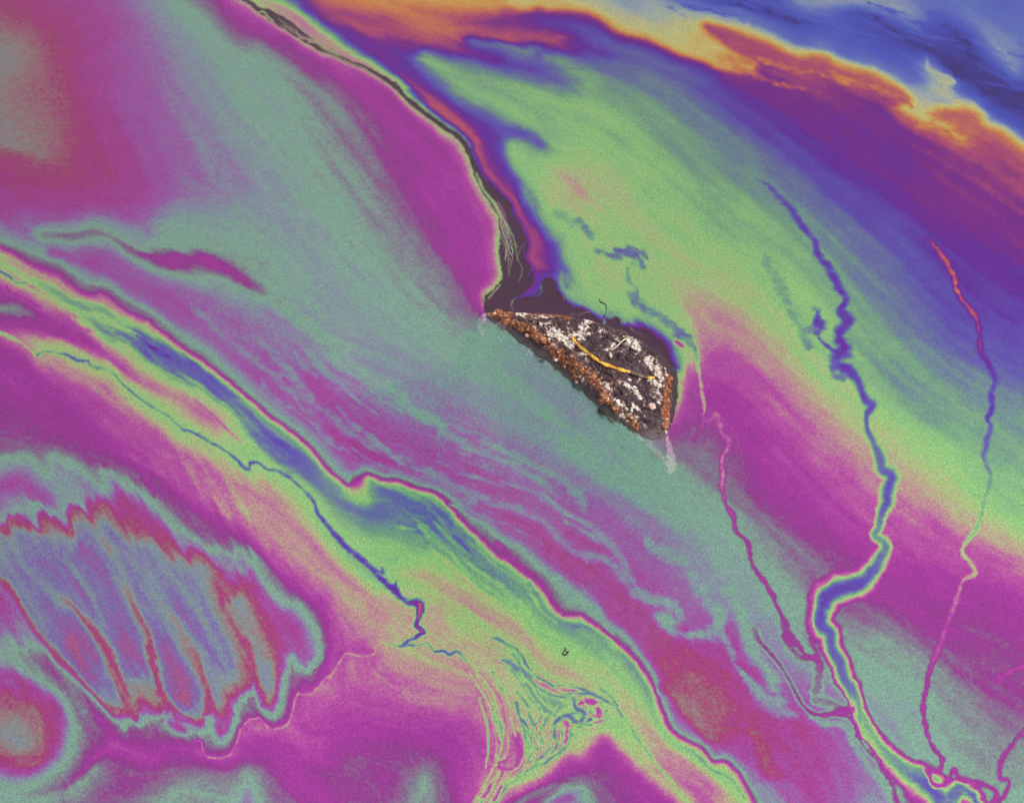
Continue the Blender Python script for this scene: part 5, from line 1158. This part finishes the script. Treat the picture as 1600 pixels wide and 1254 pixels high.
# the water line is where the photograph shows it: inside it the stone stands clear, outside it dips under
WLP = on_plane(*np.array(wl_low + wl_right + wl_up, float).T, 0.0)[:, :2]
WLP, _ = spline([tuple(p) for p in WLP] + [tuple(WLP[0])], 0.0, 0.004)
ins = np.zeros(RX.shape, bool); sdist = np.full(RX.shape, 9.0)
for i in range(len(WLP) - 1):
    a, b = WLP[i], WLP[i + 1]
    if a[1] != b[1]:
        ins ^= ((a[1] > RY) != (b[1] > RY)) & (RX < (b[0] - a[0]) * (RY - a[1]) / (b[1] - a[1]) + a[0])
    ab = b - a; tt0 = np.clip(((RX - a[0]) * ab[0] + (RY - a[1]) * ab[1]) / (ab @ ab + 1e-12), 0, 1)
    sdist = np.minimum(sdist, np.hypot(RX - a[0] - tt0 * ab[0], RY - a[1] - tt0 * ab[1]))
_px, _py = to_pixel(np.stack([RX, RY, np.zeros_like(RX)], -1))
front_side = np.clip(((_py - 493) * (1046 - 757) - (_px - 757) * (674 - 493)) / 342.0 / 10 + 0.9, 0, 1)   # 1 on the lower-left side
slope = 1.6 + (0.34 - 1.6) * front_side
tip = np.minimum(np.hypot(_px - 1046, _py - 715) / 45.0, np.hypot(_px - 752, _py - 508) / 30.0)
slope = np.where(tip < 1, 0.06 + (slope - 0.06) * tip ** 2, slope)
RZ = np.where(ins, np.maximum(RZ, np.minimum(0.45 * sdist, 0.012)), np.minimum(RZ, np.maximum(-slope * sdist - 0.0006, -0.5)))
near = np.clip(sdist / (0.010 + 0.012 * front_side), 0, 1); near = near * near * (3 - 2 * near)
PX, PY = to_pixel(np.stack([RX, RY, RZ], -1))       # where each point of the stone shows, for laying the crusts
def dab(field, pts, r, amp):
    P, w = spline(pts, r, 3.0)
    best = np.zeros_like(field)
    for (x, y), rr_ in zip(P, w):
        m = (abs(PX - x) < rr_ * 2) & (abs(PY - y) < rr_ * 2)
        d = np.hypot(PX[m] - x, PY[m] - y) / rr_
        best[m] = np.maximum(best[m], np.clip(1.3 - d, 0, 1))
    field[:] = np.maximum(field, amp * best)
rustA = np.zeros_like(RZ); crustA = np.zeros_like(RZ); knob = np.zeros_like(RZ)
dab(rustA, [(764, 490), (785, 496), (805, 507), (825, 518), (850, 530), (868, 541)], [5, 10, 8, 8, 9, 9], 0.95)
dab(rustA, [(866, 549), (888, 566), (908, 580), (928, 595), (948, 613)], [9, 10, 12, 11, 10], 0.9)
dab(rustA, [(944, 620), (958, 634), (973, 645), (987, 659), (999, 672)], [8, 8, 7, 6, 5], 1.0)
dab(rustA, [(1043, 590), (1044, 615), (1042, 640), (1041, 665)], [8, 8, 8, 6], 0.95)
dab(rustA, [(765, 489), (800, 489), (850, 492), (890, 498)], [6, 4, 5, 5], 0.75)
dab(rustA, [(820, 500), (850, 512), (900, 560), (960, 600)], [20, 20, 30, 20], 0.28)
dab(crustA, [(848, 508), (862, 516), (875, 527), (890, 530), (905, 522), (912, 512), (918, 504)], [7, 11, 12, 13, 13, 10, 8], 0.85)
dab(crustA, [(880, 534), (870, 538), (900, 535)], [10, 9, 8], 0.8)
dab(crustA, [(808, 491), (815, 490), (822, 493)], [4, 5, 4], 0.95)
dab(crustA, [(832, 492), (845, 494), (860, 498)], [3, 4, 4], 0.8)
dab(crustA, [(935, 515), (950, 520), (965, 528)], [4, 4, 4], 0.7)
dab(crustA, [(980, 530), (990, 538), (998, 546)], [8, 9, 7], 0.9)
dab(crustA, [(950, 545), (958, 540), (966, 533)], [6, 6, 5], 0.8)
dab(crustA, [(1012, 560), (1022, 570), (1030, 583), (1028, 598)], [7, 11, 12, 10], 0.92)
dab(crustA, [(1018, 600), (1025, 615), (1030, 625)], [8, 9, 8], 0.78)
dab(crustA, [(905, 585), (925, 592), (945, 606), (952, 618)], [10, 14, 14, 10], 0.62)
dab(crustA, [(955, 628), (970, 632), (985, 640), (995, 648), (985, 655), (972, 648)], [9, 10, 11, 9, 9, 8], 0.9)
dab(crustA, [(978, 600), (990, 610), (1000, 622)], [5, 5, 6], 0.72)
dab(crustA, [(895, 550), (915, 560)], [10, 9], 0.55)
dab(crustA, [(1041, 655), (1042, 675)], [5, 5], 0.6)
dab(crustA, [(890, 545), (915, 575), (950, 600)], [16, 16, 16], 0.34)
dab(crustA, [(850, 505), (920, 530), (1000, 580), (1010, 640)], [40, 50, 50, 40], 0.2)
dab(crustA, [(760, 492), (752, 500), (750, 512), (754, 522)], [4, 5.5, 4.5, 3], 1.1)
dab(crustA, [(780, 526), (784, 534)], [5, 4], 0.75)
dab(crustA, [(806, 552), (812, 558)], [5, 4], 0.7)
dab(crustA, [(824, 555), (836, 558), (846, 564)], [5, 4, 3], 0.9)
dab(crustA, [(905, 618), (915, 624)], [3, 3], 0.7)
dab(crustA, [(800, 531), (815, 543), (830, 553), (850, 566), (870, 582)], [2, 3, 3.5, 3, 2.5], 0.95)
dab(crustA, [(930, 636), (955, 655), (980, 673), (1004, 689)], [2.2, 2.8, 3, 3.5], 0.95)
dab(crustA, [(1043, 684), (1046, 700), (1050, 718), (1052, 732), (1046, 738)], [3, 5, 6.5, 5, 2.5], 1.8)
dab(crustA, [(1006, 690), (1020, 700), (1030, 710), (1040, 724), (1047, 735)], [5, 5, 5, 5, 6], 1.0)
brk = np.clip(0.95 + 1.5 * fbm((RX * 0.78 - RY * 0.62) / 0.024, (RX * 0.62 + RY * 0.78) / 0.008, 83, 4, 0.65), 0.25, 1.35)
crustA *= np.where(RZ > 0, brk, 1.0); rustA *= np.clip(brk + 0.15, 0.5, 1.1)
above = 1 / (1 + np.exp(-(RZ + 0.004) / 0.004))
det = fbm(RX / 0.035, RY / 0.035, 3, 5, 0.6) * 0.0080
rid = (0.4 - np.abs(fbm((RX * 0.78 - RY * 0.62) / 0.075, (RX * 0.62 + RY * 0.78) / 0.013, 13, 4, 0.6))) * 0.0085
crk = np.abs(fbm((RX * 0.8 - RY * 0.6) / 0.05, (RX * 0.6 + RY * 0.8) / 0.022, 113, 3, 0.55))
rid = rid - 0.0065 * np.clip(1 - crk / 0.055, 0, 1) - 0.004 * np.clip(1 - np.abs(fbm(RX / 0.018, RY / 0.018, 123, 2)) / 0.06, 0, 1)
lump = np.clip(fbm(RX / 0.010, RY / 0.010, 23, 3, 0.6), -0.2, 1)
fine = fbm(RX / 0.004, RY / 0.004, 33, 3, 0.7)
# the stone's strata: faint ledges parallel to its long edge
strat = np.abs(fbm((RX * 0.6 - RY * 0.8) / 0.05, (RX * 0.8 + RY * 0.6) / 0.012, 43, 3, 0.5))
RZ2 = RZ + (0.25 + 0.75 * near) * (det + rid * 0.8 - strat * 0.0035 * above) * np.where(ins, 1, 0.12) + (0.15 + 0.85 * near) * np.where(ins, 1, 0.3) * ( rustA * (lump * 0.0075 + fine * 0.0024) + np.clip(crustA, 0, 1) * (0.0008 + lump * 0.003 + fine * 0.0034) + fine * 0.0006)
RZ2 = np.where(ins, np.maximum(RZ2, 0.0030 * np.clip(sdist / 0.005, 0, 1)), np.minimum(RZ2, -0.0012))
# keep the water line and the waterline tips where they are
ids = np.arange(rnx * rny).reshape(rny, rnx)
q = np.stack([ids[:-1, :-1], ids[:-1, 1:], ids[1:, 1:], ids[1:, :-1]], -1).reshape(-1, 4)
vz = np.stack([RX, RY, RZ2], -1).reshape(-1, 3)
ok = (RZ2.ravel()[q].max(axis=1) > Z_BED - 0.02)
q = q[ok]
used = np.unique(q); remap = -np.ones(len(vz), int); remap[used] = np.arange(len(used))
rock = big_mesh('stone', vz[used], remap[q], m_rock, {'crust': crustA.ravel()[used], 'rust': rustA.ravel()[used], 'silt': np.where(front_side > 0.2, np.clip((0.0125 - RZ2) / 0.006, 0, 1) * np.clip(1 - 1.6 * rustA, 0, 1), np.clip((-RZ2 - 0.0008) / 0.004, 0, 1)).ravel()[used]})  # silt below the water; the front strip above it has brightening painted in
tag(rock, 'dark jagged stone with rusty and white crusts rising through the oily water', 'stone')

def rock_z(x, y):
    return bil(RZ2, (np.asarray(x, float) - rx0) / (rx1 - rx0) * (rnx - 1), (np.asarray(y, float) - ry0) / (ry1 - ry0) * (rny - 1))
def rock_hit(px, py):
    """first point of the stone on the line of sight through a photo pixel"""
    zs = np.linspace(0.075, -0.06, 700)
    P = on_plane(np.full(zs.shape, float(px)), np.full(zs.shape, float(py)), zs)
    under = zs <= rock_z(P[:, 0], P[:, 1])
    return P[int(np.argmax(under))]

# ------------------------------------------------------------------ nodules and crust lumps grown on the stone
def blob(name, mat, r, seed, flat=0.75, sub=3, rough=0.35):
    bm = bmesh.new()
    bmesh.ops.create_icosphere(bm, subdivisions=sub, radius=1.0)
    rg = random.Random(seed)
    ph = [(rg.uniform(1.5, 4.5), Vector((rg.uniform(-1, 1), rg.uniform(-1, 1), rg.uniform(-1, 1))).normalized(), rg.uniform(0, 6.28)) for _ in range(7)]
    for v in bm.verts:
        n = v.co.normalized()
        d = sum(math.sin(f * 2.1 * n.dot(ax) + p) / (1 + 0.25 * f) for f, ax, p in ph) / 3.0
        v.co = n * r * (1 + rough * d)
        v.co.z *= flat
    me = bpy.data.meshes.new(name); bm.to_mesh(me); bm.free()
    me.materials.append(mat)
    me.polygons.foreach_set('use_smooth', [True] * len(me.polygons))
    o = bpy.data.objects.new(name, me); COL.objects.link(o); o.parent = rock
    return o
def put(name, mat, px, py, rpx, seed, sink=0.35, flat=0.8, rough=0.35):
    p = rock_hit(px, py)
    r = rpx * 0.001
    o = blob(name, mat, r, seed, flat, 3 if rpx > 5 else 2, rough)
    o.location = (p[0], p[1], p[2] + r * flat * (1 - 2 * sink) * 0.6)
    rg = random.Random(seed + 5)
    o.rotation_euler = (rg.uniform(-.4, .4), rg.uniform(-.4, .4), rg.uniform(0, 6.28))
    s = rg.uniform(0.85, 1.35); o.scale = (s, 1 / s ** .5, 1)
    return o
sd_ = 100
for x, y, r in [(768, 493, 5), (779, 491, 6), (789, 494, 9), (802, 503, 6), (811, 512, 8), (822, 518, 7), (831, 523, 6), (843, 527, 6), (851, 531, 7), (860, 536, 6), (869, 551, 5), (871, 558, 4), (880, 557, 5), (897, 555, 5), (888, 569, 6),
                (896, 573, 7), (905, 579, 9), (901, 591, 5), (914, 585, 6), (923, 593, 6), (933, 599, 5), (947, 623, 7), (955, 631, 6), (964, 642, 5), (975, 647, 4), (983, 655, 5), (991, 662, 5), (998, 669, 4), (1044, 595, 5), (1043, 612, 5), (1042, 630, 4), (1040, 645, 5), (1030, 677, 4), (1038, 668, 5)]:
    rj = random.Random(sd_)
    put('rust_nodule', m_rust, x + rj.uniform(-4, 4), y + rj.uniform(-4, 3), r * rj.choice([0.55, 0.7, 0.9, 1.15]), sd_, rough=0.6); sd_ += 1
    for k_ in range(rj.randrange(0, 3)):
        put('rust_nodule', rj.choice([m_rust, m_rust, m_rust, m_pink]), x + rj.uniform(-9, 9), y + rj.uniform(-8, 4), rj.uniform(1.6, 3.2), sd_ + 3000 + k_, rough=0.6)
put('round_nodule', m_pink, 1018, 636, 6.5, 501, sink=0.15, rough=0.12)
put('round_nodule', m_pink, 983, 594, 3.5, 502, sink=0.2, rough=0.15)
put('round_nodule', m_pink, 901, 597, 3.8, 503, sink=0.2, rough=0.2)
put('round_nodule', m_pink, 868, 563, 3.6, 504, sink=0.2, rough=0.2)
rgc = random.Random(77)
for path, n_c, spread in [([(850, 510), (870, 525), (890, 530), (908, 520), (916, 506)], 13, 9), ([(1012, 560), (1024, 572), (1031, 586), (1022, 604), (1028, 620)], 12, 8), ([(955, 630), (972, 632), (988, 642), (994, 650), (978, 654)], 11, 7),
                          ([(978, 532), (990, 540), (1000, 547)], 8, 4), ([(905, 588), (925, 592), (948, 608)], 8, 10), ([(976, 600), (990, 610), (1001, 622)], 7, 4), ([(1043, 690), (1048, 712), (1051, 730)], 7, 3), ([(751, 499), (751, 514)], 3, 3), ([(806, 491), (822, 492)], 4, 2)]:
    P, _ = spline(path, 0.0, 1.0)
    for i in range(n_c):
        x, y = P[rgc.randrange(len(P))]
        put('crust_lump', m_pale, x + rgc.gauss(0, spread * .6), y + rgc.gauss(0, spread * .5), rgc.uniform(1.5, 3.2), sd_, sink=0.4, flat=0.55, rough=0.8); sd_ += 1

# ------------------------------------------------------------------ small things lying on the stone and on the film
def ribbon(name, pts, radii, flat, mat, nseg=10, parent=None):
    """tapering stalk of oval section through 3-D points"""
    P = np.array(pts, float); n = len(P)
    T_ = np.gradient(P, axis=0); T_ /= np.linalg.norm(T_, axis=1)[:, None]
    V = []; F = []
    for i in range(n):
        side = np.cross(T_[i], [0, 0, 1.0]); side /= np.linalg.norm(side) + 1e-9
        up = np.cross(side, T_[i])
        for k in range(nseg):
            a = 2 * math.pi * k / nseg
            V.append(P[i] + radii[i] * (side * math.cos(a) + up * flat * math.sin(a)))
    for i in range(n - 1):
        for k in range(nseg):
            F.append((i * nseg + k, i * nseg + (k + 1) % nseg, (i + 1) * nseg + (k + 1) % nseg, (i + 1) * nseg + k))
    F.append(tuple(range(nseg - 1, -1, -1))); F.append(tuple((n - 1) * nseg + k for k in range(nseg)))
    return mesh_obj(name, V, F, mat, parent)

sp, _ = spline([(892, 524), (899, 534), (908, 543), (917, 550), (930, 560), (943, 568), (957, 573), (972, 578), (988, 582), (1004, 588), (1014, 590), (1023, 590)], 0.0, 3.0)
S3 = np.array([rock_hit(x, y) for x, y in sp])
k5 = np.ones(9) / 9
zz = np.convolve(np.pad(S3[:, 2], 4, mode='edge'), k5, 'valid')
zz = np.maximum(zz, S3[:, 2] - 0.001) + 0.0028
S3 = on_plane(sp[:, 0], sp[:, 1], zz)
straw = bpy.data.objects.new('straw', None); COL.objects.link(straw)
straw.location = S3[len(S3) // 2]; straw.empty_display_size = 0.02
tag(straw, 'bent yellow straw with a weathered grey stretch lying across the dark stone', 'straw')
nS = len(S3)
rad = np.interp(np.linspace(0, 1, nS), [0, 0.06, 0.3, 0.6, 0.9, 1], [0.0014, 0.0026, 0.0030, 0.0034, 0.0032, 0.0030]) * (1 + 0.14 * np.sin(np.arange(nS) * 0.9) + 0.1 * np.sin(np.arange(nS) * 2.3 + 1))
i1, i2 = int(nS * 0.74), int(nS * 0.90)
base_ = np.array(straw.location)
ribbon('stalk', S3[:i1 + 1] - base_, rad[:i1 + 1], 0.45, m_straw, parent=straw)
tag(ribbon('weathered_stretch', S3[i1:i2 + 1] - base_, rad[i1:i2 + 1] * 1.08, 0.6, m_straw_dark, parent=straw), 'dark grey weathered stretch of the straw')
ribbon('broken_end', S3[i2:] - base_, rad[i2:], 0.45, m_straw, parent=straw)

# curled pale scrap
def strip(name, pix, lifts, widths, wdir, mat, thick=0.0006):
    P = []
    for (x, y), l in zip(pix, lifts):
        h = rock_hit(x, y)
        P.append(on_plane(float(x), float(y), h[2] + l))
    P = np.array(P); n = len(P)
    V = []; F = []
    w = np.array(wdir, float); w /= np.linalg.norm(w)
    for i in range(n):
        t = P[min(i + 1, n - 1)] - P[max(i - 1, 0)]; t /= np.linalg.norm(t)
        nm = np.cross(t, w); nm /= np.linalg.norm(nm)
        for s, u in ((-1, 0), (1, 0), (1, 1), (-1, 1)):
            V.append(P[i] + w * widths[i] * s + nm * thick * (u - .5) * 2)
    for i in range(n - 1):
        for k in range(4):
            F.append((i * 4 + k, i * 4 + (k + 1) % 4, (i + 1) * 4 + (k + 1) % 4, (i + 1) * 4 + k))
    F.append((3, 2, 1, 0)); F.append(tuple((n - 1) * 4 + k for k in range(4)))
    return mesh_obj(name, V, F, mat)
sc = strip('curled_scrap', [(952, 545), (958, 546), (964, 541), (970, 535), (976, 530), (980, 529)], [0.002, 0.003, 0.005, 0.007, 0.006, 0.004], [0.001, 0.002, 0.0028, 0.003, 0.0024, 0.001], (0.5, 0.2, 0.75), m_scrap)
tag(sc, 'curled pale scrap of bark standing on the stone above the straw', 'bark scrap')
sc2 = strip('pointed_flake', [(953, 551), (954, 555), (955, 559)], [0.002, 0.003, 0.002], [0.0018, 0.0028, 0.001], (1, 0.2, 0.3), m_scrap)
tag(sc2, 'small pointed whitish flake lying just below the curled scrap', 'flake')

def float_line(name, pix, radii, z=0.0035):
    p, r = spline(pix, radii, 1.0)
    P = on_plane(p[:, 0], p[:, 1], z)
    c = P.mean(axis=0)
    o = ribbon(name, P - c, r, 0.8, m_fibre, 6)
    o.location = c
    return o
f1 = float_line('curled_fibre', [(882, 1011), (884, 1014), (881, 1017), (879, 1020), (882, 1022), (886, 1020), (888, 1017), (884, 1018)], [.0006, .0008, .0008, .0009, .001, .0009, .0008, .0006], Z_FILM + 0.0008)
tag(f1, 'tiny black curled fibre floating on the green film', 'fibre')
f2 = float_line('hooked_fibre', [(936, 467), (938, 471), (943, 473), (947, 477), (947, 486), (944, 493)], [.0005, .0009, .0009, .0007, .0006, .0004], Z_FILM + 0.0008)
tag(f2, 'dark hooked fibre at the edge of the film behind the stone', 'fibre')
